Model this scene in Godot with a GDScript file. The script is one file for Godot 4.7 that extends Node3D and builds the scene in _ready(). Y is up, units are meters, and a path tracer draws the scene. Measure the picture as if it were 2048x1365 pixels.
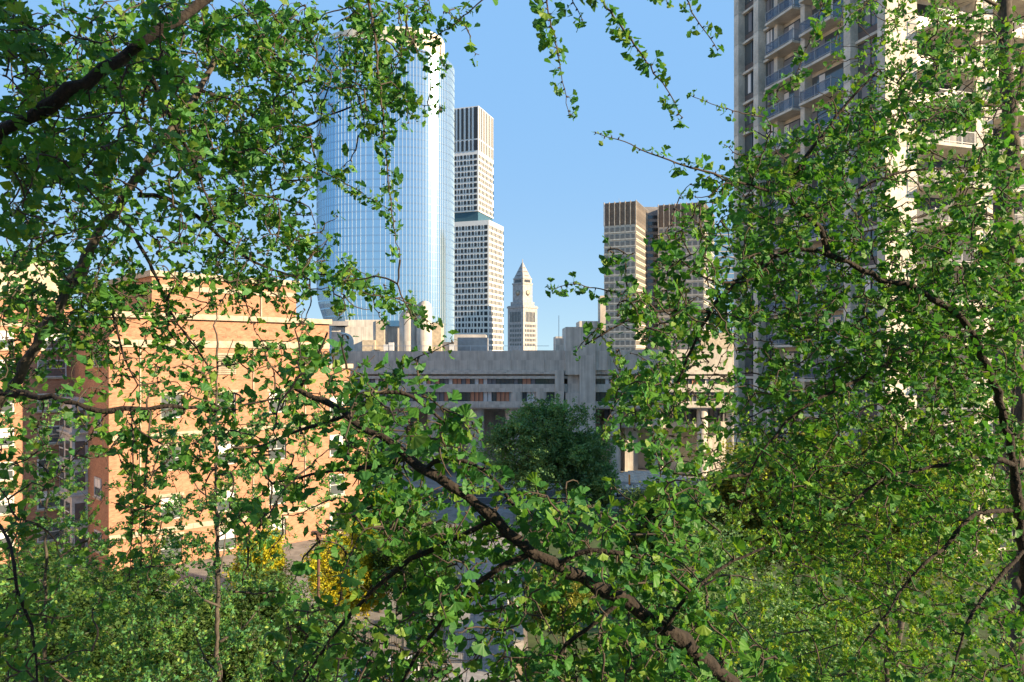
extends Node3D

# ---------------------------------------------------------------- measures
const F := 1500.0            # focal length in photograph pixels (2048 wide)
const CX := 1024.0
const HY := 715.0            # row of the horizon
const EYE := 16.0            # height of the viewpoint above the street
const LEAF_K := 0.30         # share of its width squared that a leaf covers

var rng := RandomNumberGenerator.new()
var M := {}
var TEX := {}
var leaf_meshes: Array = []
var used := {}

func P(px: float, py: float, d: float) -> Vector3:
	return Vector3((px - CX) * d / F, EYE - (py - HY) * d / F, -d)

# ---------------------------------------------------------------- mesh builder
class MB:
	var v := PackedVector3Array()
	var n := PackedVector3Array()
	var uv := PackedVector2Array()
	var idx := PackedInt32Array()
	func quad(a: Vector3, b: Vector3, c: Vector3, d: Vector3) -> void:
		# a, b, c, d run counter-clockwise seen from the front
		var nn := (b - a).cross(c - a)
		if nn.length_squared() < 1e-14:
			nn = (c - a).cross(d - a)
		nn = nn.normalized()
		var k := v.size()
		for q in [a, b, c, d]:
			v.append(q); n.append(nn); uv.append(Vector2(q.x + q.z, q.y))
		for i in [0, 2, 1, 0, 3, 2]:
			idx.append(k + i)
	func tri(a: Vector3, b: Vector3, c: Vector3) -> void:
		var nn := (b - a).cross(c - a).normalized()
		var k := v.size()
		for q in [a, b, c]:
			v.append(q); n.append(nn); uv.append(Vector2(q.x + q.z, q.y))
		for i in [0, 2, 1]:
			idx.append(k + i)
	func box(c: Vector3, s: Vector3, bs := Basis()) -> void:
		var x := bs.x * s.x * 0.5
		var y := bs.y * s.y * 0.5
		var z := bs.z * s.z * 0.5
		quad(c - x - y + z, c + x - y + z, c + x + y + z, c - x + y + z)
		quad(c + x - y - z, c - x - y - z, c - x + y - z, c + x + y - z)
		quad(c + x - y + z, c + x - y - z, c + x + y - z, c + x + y + z)
		quad(c - x - y - z, c - x - y + z, c - x + y + z, c - x + y - z)
		quad(c - x + y + z, c + x + y + z, c + x + y - z, c - x + y - z)
		quad(c - x - y - z, c + x - y - z, c + x - y + z, c - x - y + z)
	func span(a: Vector3, b: Vector3) -> void:
		box((a + b) * 0.5, (b - a).abs())
	# box with its four long edges parallel to y cut, and the top edges too
	func soft_box(c: Vector3, s: Vector3, e: float) -> void:
		var pts := PackedVector2Array()
		var hx := s.x * 0.5
		var hz := s.z * 0.5
		for q in [[-hx + e, hz], [hx - e, hz], [hx, hz - e], [hx, -hz + e], [hx - e, -hz], [-hx + e, -hz], [-hx, -hz + e], [-hx, hz - e]]:
			pts.append(Vector2(q[0], q[1]))
		prism(pts, c, s.y, e)
	# prism over a plan (x, z), seen from above counter-clockwise with z towards the viewer
	func prism(pts: PackedVector2Array, c: Vector3, h: float, e := 0.0) -> void:
		var m := pts.size()
		var y0 := c.y - h * 0.5
		var y1 := c.y + h * 0.5
		var top := PackedVector3Array()
		var bot := PackedVector3Array()
		for i in m:
			var a := pts[i]
			var b := pts[(i + 1) % m]
			var a0 := Vector3(c.x + a.x, y0, c.z + a.y)
			var b0 := Vector3(c.x + b.x, y0, c.z + b.y)
			var a1 := Vector3(a0.x, y1 - e, a0.z)
			var b1 := Vector3(b0.x, y1 - e, b0.z)
			quad(a0, b0, b1, a1)
			if e > 0.0:
				var a2 := Vector3(c.x + a.x - signf(a.x) * e, y1, c.z + a.y - signf(a.y) * e)
				var b2 := Vector3(c.x + b.x - signf(b.x) * e, y1, c.z + b.y - signf(b.y) * e)
				quad(a1, b1, b2, a2)
				top.append(a2)
			else:
				top.append(a1)
			bot.append(a0)
		for i in range(1, m - 1):
			tri(top[0], top[i], top[i + 1])
			tri(bot[0], bot[i + 1], bot[i])
	func tube(pts: PackedVector3Array, rad: PackedFloat32Array, sides := 6) -> void:
		var m := pts.size()
		if m < 2:
			return
		var k0 := v.size()
		var t := (pts[1] - pts[0]).normalized()
		var u := t.cross(Vector3.UP)
		if u.length() < 0.05:
			u = t.cross(Vector3.RIGHT)
		u = u.normalized()
		for i in m:
			var t2 := (pts[mini(i + 1, m - 1)] - pts[maxi(i - 1, 0)])
			if t2.length_squared() > 1e-12:
				t = t2.normalized()
			u = (u - t * u.dot(t)).normalized()
			var w := t.cross(u)
			for s in sides:
				var a := TAU * s / sides
				var o := u * cos(a) + w * sin(a)
				v.append(pts[i] + o * rad[i]); n.append(o); uv.append(Vector2(float(s) / sides, float(i)))
		for i in m - 1:
			for s in sides:
				var a := k0 + i * sides + s
				var b := k0 + i * sides + (s + 1) % sides
				var c := a + sides
				var d := b + sides
				for q in [a, c, b, b, c, d]:
					idx.append(q)
		# end caps
		for e: int in [0, m - 1]:
			var kc := v.size()
			v.append(pts[e]); n.append(t if e > 0 else -t); uv.append(Vector2())
			for s in sides:
				var a := k0 + e * sides + s
				var b := k0 + e * sides + (s + 1) % sides
				if e > 0:
					for q in [kc, b, a]: idx.append(q)
				else:
					for q in [kc, a, b]: idx.append(q)
	func mesh() -> ArrayMesh:
		var arr := []
		arr.resize(Mesh.ARRAY_MAX)
		arr[Mesh.ARRAY_VERTEX] = v
		arr[Mesh.ARRAY_NORMAL] = n
		arr[Mesh.ARRAY_TEX_UV] = uv
		arr[Mesh.ARRAY_INDEX] = idx
		var am := ArrayMesh.new()
		am.add_surface_from_arrays(Mesh.PRIMITIVE_TRIANGLES, arr)
		return am

# ---------------------------------------------------------------- nodes
func numbered(called: String) -> String:
	if not used.has(called):
		used[called] = 0
		return called
	used[called] += 1
	return "%s_%03d" % [called, used[called]]

func thing(called: String, label: String, category: String, at := Vector3.ZERO, turn := 0.0, group := "") -> Node3D:
	var o := Node3D.new()
	o.name = numbered(called)
	add_child(o)
	o.position = at
	o.rotation.y = turn
	tag(o, label, category, group)
	return o

func tag(o: Node, label: String, category: String, group := "", kind := "") -> void:
	if label: o.set_meta("label", label)
	if category: o.set_meta("category", category)
	if group: o.set_meta("group", group)
	if kind: o.set_meta("kind", kind)

func part(called: String, mesh: Mesh, m: Material, parent: Node, at := Transform3D()) -> MeshInstance3D:
	var o := MeshInstance3D.new()
	o.name = called if parent != self else numbered(called)
	o.mesh = mesh
	o.material_override = m
	o.transform = at
	parent.add_child(o, true)
	return o

func group_node(called: String, parent: Node, at := Transform3D()) -> Node3D:
	var o := Node3D.new()
	o.name = called
	o.transform = at
	parent.add_child(o, true)
	return o

func bmesh(s: Vector3) -> Mesh:
	var b := BoxMesh.new()
	b.size = s
	return b

var box_cache := {}
func cbox(s: Vector3) -> Mesh:
	if not box_cache.has(s):
		box_cache[s] = bmesh(s)
	return box_cache[s]

func span_part(called: String, a: Vector3, b: Vector3, m: Material, parent: Node) -> MeshInstance3D:
	return part(called, cbox((b - a).abs()), m, parent, Transform3D(Basis(), (a + b) * 0.5))

func structure(called: String, mesh: Mesh, m: Material, label: String, at := Transform3D()) -> MeshInstance3D:
	var o := part(called, mesh, m, self, at)
	tag(o, label, "", "", "structure")
	return o

# ---------------------------------------------------------------- materials
func lin(r: float, g: float, b: float, a := 1.0) -> Color:
	var c := Color(r, g, b).linear_to_srgb()
	c.a = a
	return c

func grey_tex(key: String, size: int, f: Callable) -> void:
	var im := Image.create(size, size, false, Image.FORMAT_RGB8)
	for y in size:
		for x in size:
			var g: Color = f.call(x, y)
			im.set_pixel(x, y, g)
	TEX[key] = ImageTexture.create_from_image(im)

func noise_img(seed_: int, freq: float, size: int, oct := 4) -> Image:
	var nz := FastNoiseLite.new()
	nz.seed = seed_
	nz.frequency = freq
	nz.fractal_octaves = oct
	return nz.get_seamless_image(size, size)

func make_textures() -> void:
	var a := noise_img(11, 0.012, 256)
	var b := noise_img(12, 0.09, 256)
	grey_tex("mottle", 256, func(x, y):
		var g: float = 0.74 + 0.22 * a.get_pixel(x, y).r + 0.10 * (b.get_pixel(x, y).r - 0.5)
		return Color(g, g, g))
	# cast concrete: vertical board marks and stains running down
	var c := noise_img(13, 0.02, 256)
	grey_tex("boards", 256, func(x, y):
		var s: float = c.get_pixel(x, (y / 12) % 256).r
		var w: float = b.get_pixel((x * 3) % 256, (y / 24) % 256).r
		var g: float = 0.72 + 0.10 * a.get_pixel(x, y).r + 0.20 * s + 0.14 * (w - 0.5)
		if x % 32 == 0: g *= 0.86
		return Color(g, g * 0.995, g * 0.985))
	# far brick courses: tone changes from brick to brick, pale joints
	var rr := RandomNumberGenerator.new()
	rr.seed = 5
	var tone := PackedFloat32Array()
	for i in 4096: tone.append(rr.randf())
	grey_tex("brick", 256, func(x, y):
		var row: int = y / 8
		var col: int = ((x + (row % 2) * 12) / 24)
		var t: float = tone[(row * 131 + col * 17) % 4096]
		var joint: bool = (y % 8) == 0
		var g: float = 0.80 + 0.14 * t + 0.12 * (a.get_pixel(x, y).r - 0.5)
		if joint: return Color(0.93, 0.93, 0.93)
		return Color(g, g * (0.95 + 0.04 * t), g * (0.93 + 0.05 * t)))
	grey_tex("bark", 256, func(x, y):
		var g: float = 0.45 + 0.7 * absf(b.get_pixel(x, (y / 4) % 256).r - 0.4) + 0.35 * a.get_pixel(x, y).r
		return Color(g, g * 0.97, g * 0.94))
	grey_tex("speckle", 256, func(x, y):
		var t: float = tone[(x * 57 + y * 91 + (x * y) % 13) % 4096]
		var g: float = 0.62 + 0.25 * a.get_pixel(x, y).r + 0.22 * t
		return Color(g, g, g))
	var nb := noise_img(14, 0.05, 256, 5)
	nb.bump_map_to_normal_map(6.0)
	TEX["relief"] = ImageTexture.create_from_image(nb)

func mat(key: String, c: Color, rough := 0.85, tex := "", scale := 0.2, world := false) -> StandardMaterial3D:
	var m := StandardMaterial3D.new()
	m.resource_name = key
	m.albedo_color = c
	m.roughness = rough
	if tex:
		m.albedo_texture = TEX[tex]
		m.uv1_triplanar = true
		m.uv1_world_triplanar = world
		m.uv1_scale = Vector3.ONE * scale
	M[key] = m
	return m

func glass_mat(key: String, c: Color, metallic: float, rough: float) -> StandardMaterial3D:
	var m := mat(key, c, rough)
	m.metallic = metallic
	m.metallic_specular = 0.7
	return m

func leaf_mat(key: String, c: Color, back := 0.9, tinted := false) -> StandardMaterial3D:
	var m := mat(key, c, 0.46)
	m.metallic_specular = 0.36
	m.backlight_enabled = true
	m.backlight = lin(back * 0.95, back, back * 0.35)
	m.cull_mode = BaseMaterial3D.CULL_DISABLED
	m.vertex_color_use_as_albedo = tinted
	return m

const LEAF_TINTS := [[0.066, 0.210, 0.044], [0.080, 0.238, 0.042], [0.055, 0.195, 0.062], [0.105, 0.265, 0.044], [0.076, 0.222, 0.070], [0.165, 0.295, 0.042]]

func make_materials() -> void:
	mat("concrete", lin(0.71, 0.665, 0.60), 0.9, "boards", 0.16)
	mat("concrete_light", lin(0.76, 0.715, 0.645), 0.88, "boards", 0.2)
	mat("precast", lin(0.83, 0.76, 0.64), 0.85, "mottle", 0.18)
	mat("brick", lin(0.50, 0.272, 0.172), 0.9, "brick", 0.42)
	mat("brick_dark", lin(0.40, 0.20, 0.13), 0.9, "brick", 0.42)
	mat("limestone", lin(0.62, 0.53, 0.40), 0.85, "mottle", 0.4)
	mat("white_paint", lin(0.74, 0.74, 0.72), 0.6, "mottle", 0.5)
	mat("white_panel", lin(0.76, 0.75, 0.72), 0.55)
	mat("granite", lin(0.52, 0.50, 0.48), 0.85, "mottle", 0.06)
	mat("granite_dark", lin(0.34, 0.33, 0.33), 0.85, "mottle", 0.06)
	mat("tan_panel", lin(0.68, 0.60, 0.49), 0.8, "mottle", 0.1)
	mat("brown_louver", lin(0.25, 0.175, 0.12), 0.8, "mottle", 0.2)
	mat("beige_crown", lin(0.66, 0.60, 0.48), 0.6)
	mat("steel", lin(0.28, 0.29, 0.30), 0.5)
	mat("dark_metal", lin(0.03, 0.032, 0.036), 0.5)
	mat("pale_metal", lin(0.55, 0.56, 0.57), 0.45)
	mat("rail_metal", lin(0.12, 0.14, 0.19), 0.45)
	glass_mat("tower_glass", lin(0.40, 0.60, 0.74), 0.85, 0.15)
	glass_mat("tower_glass_dark", lin(0.33, 0.49, 0.62), 0.8, 0.18)
	mat("fin_white", lin(0.46, 0.54, 0.61), 0.35)
	glass_mat("dark_glass", lin(0.045, 0.055, 0.062), 0.2, 0.08)
	glass_mat("window_glass", lin(0.10, 0.12, 0.13), 0.25, 0.07)
	mat("shadow_glass", lin(0.035, 0.042, 0.048), 0.3)
	M["shadow_glass"].metallic_specular = 0.35
	mat("office_glass", lin(0.15, 0.147, 0.135), 0.3)
	mat("teal_glass", lin(0.05, 0.11, 0.14), 0.15)
	glass_mat("blue_glass", lin(0.22, 0.36, 0.46), 0.6, 0.1)
	mat("curtain_white", lin(0.74, 0.72, 0.70), 0.8)
	mat("curtain_rust", lin(0.55, 0.26, 0.16), 0.8)
	mat("curtain_grey", lin(0.20, 0.20, 0.215), 0.7)
	mat("spandrel_brown", lin(0.12, 0.095, 0.085), 0.7)
	var pane := mat("rail_pane", Color(0.30, 0.38, 0.52, 0.30), 0.1)
	pane.transparency = BaseMaterial3D.TRANSPARENCY_ALPHA
	mat("asphalt", lin(0.058, 0.058, 0.062), 0.92, "speckle", 0.5, true)
	mat("road_paint", lin(0.66, 0.66, 0.62), 0.8, "mottle", 0.6, true)
	mat("pavement", lin(0.33, 0.315, 0.30), 0.9, "speckle", 0.3, true)
	mat("path_slab", lin(0.36, 0.345, 0.335), 0.9, "mottle", 0.6, true)
	mat("plaza", lin(0.36, 0.335, 0.31), 0.9, "mottle", 0.2, true)
	mat("soil", lin(0.27, 0.25, 0.22), 0.95, "speckle", 0.25, true)
	mat("lawn", lin(0.065, 0.105, 0.030), 0.95, "speckle", 0.35, true)
	mat("tan_wall", lin(0.44, 0.34, 0.24), 0.9, "mottle", 0.5, true)
	mat("car_white", lin(0.62, 0.66, 0.70), 0.25)
	mat("car_silver", lin(0.30, 0.34, 0.38), 0.28)
	mat("car_blue", lin(0.05, 0.13, 0.26), 0.25)
	mat("tyre", lin(0.02, 0.02, 0.02), 0.9)
	mat("lamp_red", lin(0.45, 0.02, 0.02), 0.3)
	mat("lamp_clear", lin(0.75, 0.75, 0.72), 0.2)
	mat("rust_post", lin(0.17, 0.085, 0.06), 0.8, "mottle", 0.8)
	mat("orange", lin(0.75, 0.28, 0.03), 0.6)
	for k in ["car_white", "car_silver", "car_blue"]:
		M[k].clearcoat_enabled = true
		M[k].clearcoat = 0.8
		M[k].clearcoat_roughness = 0.05
	var bark := mat("bark", lin(0.045, 0.037, 0.032), 0.95, "bark", 3.0)
	bark.normal_enabled = true
	bark.normal_texture = TEX["relief"]
	bark.normal_scale = 1.2
	mat("bark_pale", lin(0.165, 0.15, 0.13), 0.95, "bark", 2.0)
	mat("twig", lin(0.060, 0.047, 0.036), 0.9)
	for i in LEAF_TINTS.size():
		var t: Array = LEAF_TINTS[i]
		leaf_mat("leaf%d" % i, lin(t[0], t[1], t[2]), 0.9, true)
	leaf_mat("leaf_many", Color.WHITE, 0.9, true)

# ---------------------------------------------------------------- leaves
# a ginkgo leaf: thin stalk along +y, then a fan of width about 1 with a wavy, notched edge
func fan_leaf(seed_: int, notch: float, bend: float, fold: float, spread: float) -> ArrayMesh:
	var r := RandomNumberGenerator.new()
	r.seed = seed_
	var v := PackedVector3Array()
	var n := PackedVector3Array()
	var cl := PackedColorArray()
	var idx := PackedInt32Array()
	var base := Vector3(0, 0.55, 0)
	# stalk
	for q in [Vector3(-0.016, 0, 0), Vector3(0.016, 0, 0), Vector3(-0.016, 0.3, -0.03), Vector3(0.016, 0.3, -0.03), Vector3(-0.012, 0.57, 0), Vector3(0.012, 0.57, 0)]:
		v.append(q); n.append(Vector3(0, 0, 1)); cl.append(Color(1.0, 0.9, 0.8))
	for q in [0, 2, 1, 1, 2, 3, 2, 4, 3, 3, 4, 5]: idx.append(q)
	var k0 := v.size()
	var ph := r.randf() * TAU
	var steps := 12
	# two rings: middle and rim
	v.append(base)
	for ring in [0.5, 1.0]:
		for i in steps + 1:
			var u := float(i) / steps * 2.0 - 1.0
			var ang: float = u * spread
			var rad: float = 0.60 * (1.0 + 0.025 * sin(u * 9.0 + ph) + 0.02 * sin(u * 21.0 + ph * 2.0))
			rad *= 1.0 - notch * exp(-pow(u * 8.0, 2.0))
			rad *= 1.0 + 0.06 * u * u
			rad *= ring
			var x := sin(ang) * rad
			var y := cos(ang) * rad
			var z: float = bend * y * y - fold * absf(x) * 0.9 + 0.035 * ring * sin(u * 11.0 + ph)
			v.append(base + Vector3(x, y, z))
	for i in range(k0, v.size()):
		n.append(Vector3(0, 0, 1)); cl.append(Color(0.97, 0.97, 1.0) if i % 3 else Color(1.0, 0.99, 0.92))
	for i in steps:
		var a := k0 + 1 + i
		for q in [k0, a, a + 1]: idx.append(q)
		var c := a + steps + 1
		for q in [a, c, a + 1, a + 1, c, c + 1]: idx.append(q)
	# smooth normals of the blade
	var acc := PackedVector3Array()
	acc.resize(v.size())
	for t in range(0, idx.size(), 3):
		var fn := (v[idx[t + 1]] - v[idx[t]]).cross(v[idx[t + 2]] - v[idx[t]])
		if fn.z < 0.0: fn = -fn
		for q in 3: acc[idx[t + q]] += fn
	for i in v.size():
		n[i] = acc[i].normalized() if acc[i].length() > 1e-9 else Vector3(0, 0, 1)
	var arr := []
	arr.resize(Mesh.ARRAY_MAX)
	arr[Mesh.ARRAY_VERTEX] = v
	arr[Mesh.ARRAY_NORMAL] = n
	arr[Mesh.ARRAY_COLOR] = cl
	arr[Mesh.ARRAY_INDEX] = idx
	var am := ArrayMesh.new()
	am.add_surface_from_arrays(Mesh.PRIMITIVE_TRIANGLES, arr)
	return am

# the same leaf far away: five triangles
func small_fan() -> ArrayMesh:
	var mb := MB.new()
	var b := Vector3(0, 0.3, 0)
	var q := [Vector3(-0.52, 0.62, -0.1), Vector3(-0.28, 0.88, 0.04), Vector3(0, 0.82, 0.02), Vector3(0.3, 0.9, 0.04), Vector3(0.52, 0.6, -0.1)]
	for i in 4: mb.tri(b, q[i + 1], q[i])
	return mb.mesh()

# a spray of pointed leaves for trees across the street
func leaf_spray(seed_: int, many: int, size: float) -> ArrayMesh:
	var r := RandomNumberGenerator.new()
	r.seed = seed_
	var mb := MB.new()
	for i in many:
		var c := Vector3(r.randf_range(-1, 1), r.randf_range(-0.8, 0.8), r.randf_range(-1, 1)) * 0.5
		var bs := Basis.from_euler(Vector3(r.randf_range(-1.0, 1.0), r.randf() * TAU, r.randf_range(-0.8, 0.8)))
		var l := size * r.randf_range(0.7, 1.3)
		var w := l * 0.32
		var a := c - bs.x * l * 0.5
		var e := c + bs.x * l * 0.5 - bs.y * l * 0.12
		var s1 := c + bs.z * w + bs.y * l * 0.05
		var s2 := c - bs.z * w + bs.y * l * 0.05
		mb.tri(a, s1, e)
		mb.tri(a, e, s2)
	return mb.mesh()

func many(called: String, mesh: Mesh, tr: Array, col: PackedColorArray, m: Material, parent: Node) -> MultiMeshInstance3D:
	var mm := MultiMesh.new()
	mm.transform_format = MultiMesh.TRANSFORM_3D
	mm.use_colors = col.size() > 0
	mm.mesh = mesh
	mm.instance_count = tr.size()
	for i in tr.size():
		mm.set_instance_transform(i, tr[i])
		if col.size() > 0: mm.set_instance_color(i, col[i])
	var o := MultiMeshInstance3D.new()
	o.name = called
	o.multimesh = mm
	o.material_override = m
	o.set_meta("kind", "stuff")
	parent.add_child(o, true)
	return o

# ---------------------------------------------------------------- growing trees
class Tree_:
	var node: Node3D
	var base := Vector3.ZERO
	var pos := PackedVector3Array()      # skeleton in world space
	var twigs = null                      # MB
	var leaves: Array = []                # Transform3D in world space
	var leaf_var := PackedInt32Array()
	var leaf_tint := PackedColorArray()
	var size := 0.048
	var tint := Vector3.ONE
	var varied := 0.25
	var bark: Material
	var shown: Array = []                 # limbs that show, as [px, py, depth] runs with a half width

func smooth_line(pts: Array, step: float, wob: float) -> PackedVector3Array:
	var c := Curve3D.new()
	for i in pts.size():
		var a: Vector3 = pts[maxi(i - 1, 0)]
		var b: Vector3 = pts[mini(i + 1, pts.size() - 1)]
		var t := (b - a) / 6.0
		c.add_point(pts[i], -t, t)
	var l := c.get_baked_length()
	var m := maxi(3, int(l / step))
	var out := PackedVector3Array()
	for i in m + 1:
		var q := c.sample_baked(l * i / m, true)
		if i > 0 and i < m:
			q += Vector3(rng.randfn(), rng.randfn(), rng.randfn()) * wob
		out.append(q)
	return out

func limb(T: Tree_, called: String, pix: Array, r0: float, r1: float, sides := 8, spurs := true) -> void:
	var pts := []
	for q in pix: pts.append(P(q[0], q[1], q[2]))
	limb3(T, called, pts, r0, r1, sides, spurs)

func limb3(T: Tree_, called: String, pts: Array, r0: float, r1: float, sides := 8, spurs := true) -> void:
	var l := smooth_line(pts, maxf(0.05, r0 * 1.6), r0 * 0.17)
	var rad := PackedFloat32Array()
	var loc := PackedVector3Array()
	for i in l.size():
		var u := float(i) / (l.size() - 1)
		rad.append(lerpf(r0, r1, u) * (1.0 + 0.11 * rng.randfn()))
		loc.append(l[i] - T.base)
		T.pos.append(l[i])
	var mb := MB.new()
	mb.tube(loc, rad, sides)
	part(called, mb.mesh(), T.bark, T.node)
	if spurs:
		for i in range(1, l.size() - 1):
			var u := float(i) / (l.size() - 1)
			var r := lerpf(r0, r1, u)
			if r < 0.05 and l[i].distance_to(Vector3(0, EYE, 0)) < 9.0 and rng.randf() < 0.65:
				var ax := (l[i + 1] - l[i]).normalized()
				var o := perp(ax)
				stub(T, l[i] + o * r * 0.7, o, 0.012 + rng.randf() * 0.02)
				if r < 0.03 and rng.randf() < 0.5:
					spur(T, l[i] + o * (r + 0.02), o, 3)

func perp(ax: Vector3) -> Vector3:
	var o := Vector3(rng.randfn(), rng.randfn(), rng.randfn())
	o -= ax * o.dot(ax)
	return o.normalized()

func stub(T: Tree_, at: Vector3, dir: Vector3, len_: float) -> void:
	T.twigs.tube(PackedVector3Array([at - T.base, at + dir * len_ - T.base]), PackedFloat32Array([0.005, 0.0035]), 4)

# a short shoot with a tuft of leaves
func spur(T: Tree_, at: Vector3, out: Vector3, count: int, scale := 1.0) -> void:
	for k in count:
		var d := (out * 0.7 + Vector3(rng.randfn(), rng.randfn(), rng.randfn()) * 0.55 + Vector3(0, -0.28, 0)).normalized()
		var nn := Vector3(rng.randfn() * 0.8, rng.randfn() * 0.7 + 0.45, rng.randfn() * 0.8)
		nn = (nn - d * nn.dot(d)).normalized()
		var s := T.size * scale * clampf(1.0 + 0.28 * rng.randfn(), 0.4, 1.55)
		var x := d.cross(nn)
		T.leaves.append(Transform3D(Basis(x * s, d * s, nn * s), at))
		T.leaf_var.append(rng.randi() % 5)
		var t: Array = LEAF_TINTS[rng.randi() % LEAF_TINTS.size()]
		var br := 1.0 + T.varied * rng.randfn() * 0.6
		T.leaf_tint.append(Color(t[0] * T.tint.x * br, t[1] * T.tint.y * br, t[2] * T.tint.z * br))

func nearest(T: Tree_, q: Vector3) -> int:
	var best := 0
	var bd := 1e9
	for i in T.pos.size():
		var d := T.pos[i].distance_squared_to(q)
		if d < bd:
			bd = d
			best = i
	return best

# a twig drawn on the photograph, with leaves all along
func strand(T: Tree_, pix: Array, dens := 1.0, r0 := 0.006, link := true, tip := 0.75) -> void:
	var pts := []
	for q in pix: pts.append(P(q[0], q[1], q[2]))
	if link and T.pos.size() > 0:
		var a := T.pos[nearest(T, pts[0])]
		if a.distance_to(pts[0]) > 0.01:
			pts.push_front(a)
	var l := smooth_line(pts, 0.03, 0.003)
	leafy(T, l, r0, dens * 1.5, 0.0, tip, 0.22)

func leafy(T: Tree_, l: PackedVector3Array, r0: float, dens: float, bare: float, tip := 0.8, gaps := 0.5) -> void:
	var rad := PackedFloat32Array()
	var loc := PackedVector3Array()
	for i in l.size():
		rad.append(lerpf(r0, 0.0018, float(i) / (l.size() - 1)))
		loc.append(l[i] - T.base)
		T.pos.append(l[i])
	T.twigs.tube(loc, rad, 4)
	for i in range(int(bare * l.size()), l.size()):
		var ax := (l[mini(i + 1, l.size() - 1)] - l[maxi(i - 1, 0)]).normalized()
		var u := float(i) / (l.size() - 1)
		var c := dens * 3.0
		var k := int(c) + (1 if rng.randf() < c - int(c) else 0)
		if rng.randf() < gaps: k = 0
		else: k = int(k * (0.7 / (1.0 - gaps)) + rng.randf())
		if k > 0:
			var o := perp(ax)
			stub(T, l[i], o, 0.012)
			spur(T, l[i] + o * 0.012, (o + ax * 0.2).normalized(), k, lerpf(1.08, tip, u))

# twigs near a limb that shows grow on its far side
func behind(T: Tree_, px: float, py: float, d: float) -> float:
	for run in T.shown:
		var line: Array = run[0]
		for i in line.size() - 1:
			var a := Vector2(line[i][0], line[i][1])
			var b := Vector2(line[i + 1][0], line[i + 1][1])
			var q := Geometry2D.get_closest_point_to_segment(Vector2(px, py), a, b)
			if q.distance_to(Vector2(px, py)) < run[1]:
				return maxf(d, line[i][2] + rng.randf_range(0.22, 0.8))
	return d

# fill the cells of a coverage map (one digit for each 64 x 64 pixels) with twigs that grow out of the skeleton
func fill(T: Tree_, rows: Dictionary, c0: int, depth: Callable, per: int, reach: float, share := 1.0, twig_r := 0.004) -> void:
	var at := PackedVector3Array()
	for row in rows:
		var s: String = rows[row]
		for k in s.length():
			var g := s.unicode_at(k) - 48
			if g <= 0: continue
			var col := c0 + k
			var d0: float = depth.call(col, row)
			var w := T.size * F / d0
			var want: float = -log(1.0 - minf(g / 9.6, 0.93)) * 4096.0 / (LEAF_K * w * w) * share
			var cnt := want / per
			var m := int(cnt) + (1 if rng.randf() < cnt - int(cnt) else 0)
			for i in m:
				var d: float = depth.call(col, row)
				var px := (col + rng.randf()) * 64.0
				var py: float = (row + rng.randf()) * 64.0
				at.append(P(px, py, behind(T, px, py, d)))
	# nearest to the limbs first
	var order := []
	var near0 := T.pos.duplicate()
	for i in at.size():
		var bd := 1e9
		for j in range(0, near0.size(), 2):
			bd = minf(bd, near0[j].distance_squared_to(at[i]))
		order.append([bd, i])
	order.sort_custom(func(a, b): return a[0] < b[0])
	for e in order:
		var q: Vector3 = at[e[1]]
		var a := T.pos[nearest(T, q)]
		var l := a.distance_to(q)
		var step := maxf(0.03, reach * 0.16)
		var away := (q - a).normalized() if l > 0.001 else perp(Vector3.UP)
		var droop := Vector3(0, -0.25, 0)
		var end := q + (away * 0.5 + perp(away) * 0.5 + droop).normalized() * reach * 0.5
		var mid := (a + q) * 0.5 + Vector3(rng.randfn(), rng.randfn() + 0.3, rng.randfn()) * l * 0.10
		var line := smooth_line([a, mid, q, end], step, 0.003)
		var total := a.distance_to(end)
		var leaf_part := clampf((reach * 1.3) / maxf(total, 0.01), 0.0, 1.0)
		var stops := maxf(1.0, line.size() * leaf_part)
		leafy(T, line, twig_r + minf(l, 0.8) * 0.004, per / stops / 3.0 / 0.7, 1.0 - leaf_part)

func new_tree(called: String, label: String, base: Vector3, group := "") -> Tree_:
	var T := Tree_.new()
	T.base = base
	T.node = thing(called, label, "tree", base, 0.0, group)
	T.twigs = MB.new()
	T.bark = M["bark"]
	return T

# hand the leaves over: the 300 that show largest as parts, the rest as one mass
func finish(T: Tree_, singles := 300) -> void:
	var tw := part("twigs", T.twigs.mesh(), M["twig"], T.node)
	tw.set_meta("kind", "stuff")
	var order := []
	for i in T.leaves.size():
		var o: Vector3 = T.leaves[i].origin
		var d := -o.z
		var key := d
		if d < 0.5: key = 1e6
		else:
			var px := CX + o.x * F / d
			var py := HY - (o.y - EYE) * F / d
			if px < 10 or px > 2038 or py < 10 or py > 1355: key = 1e5 + d
		order.append([key, i])
	order.sort_custom(func(a, b): return a[0] < b[0])
	var rest := []
	var cols := []
	for k in 5:
		rest.append([])
		cols.append(PackedColorArray())
	for j in order.size():
		var i: int = order[j][1]
		var t: Transform3D = T.leaves[i]
		t.origin -= T.base
		if j < singles:
			var tint := 0
			var bd := 1e9
			for k in LEAF_TINTS.size():
				var q: Array = LEAF_TINTS[k]
				var e := absf(q[0] - T.leaf_tint[i].r) + absf(q[1] - T.leaf_tint[i].g)
				if e < bd:
					bd = e
					tint = k
			part("leaf", leaf_meshes[T.leaf_var[i]], M["leaf%d" % tint], T.node, t)
		else:
			rest[T.leaf_var[i]].append(t)
			cols[T.leaf_var[i]].append(T.leaf_tint[i])
	for k in 5:
		if rest[k].size() > 0:
			many("foliage", leaf_meshes[k], rest[k], cols[k], M["leaf_many"], T.node)

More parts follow.
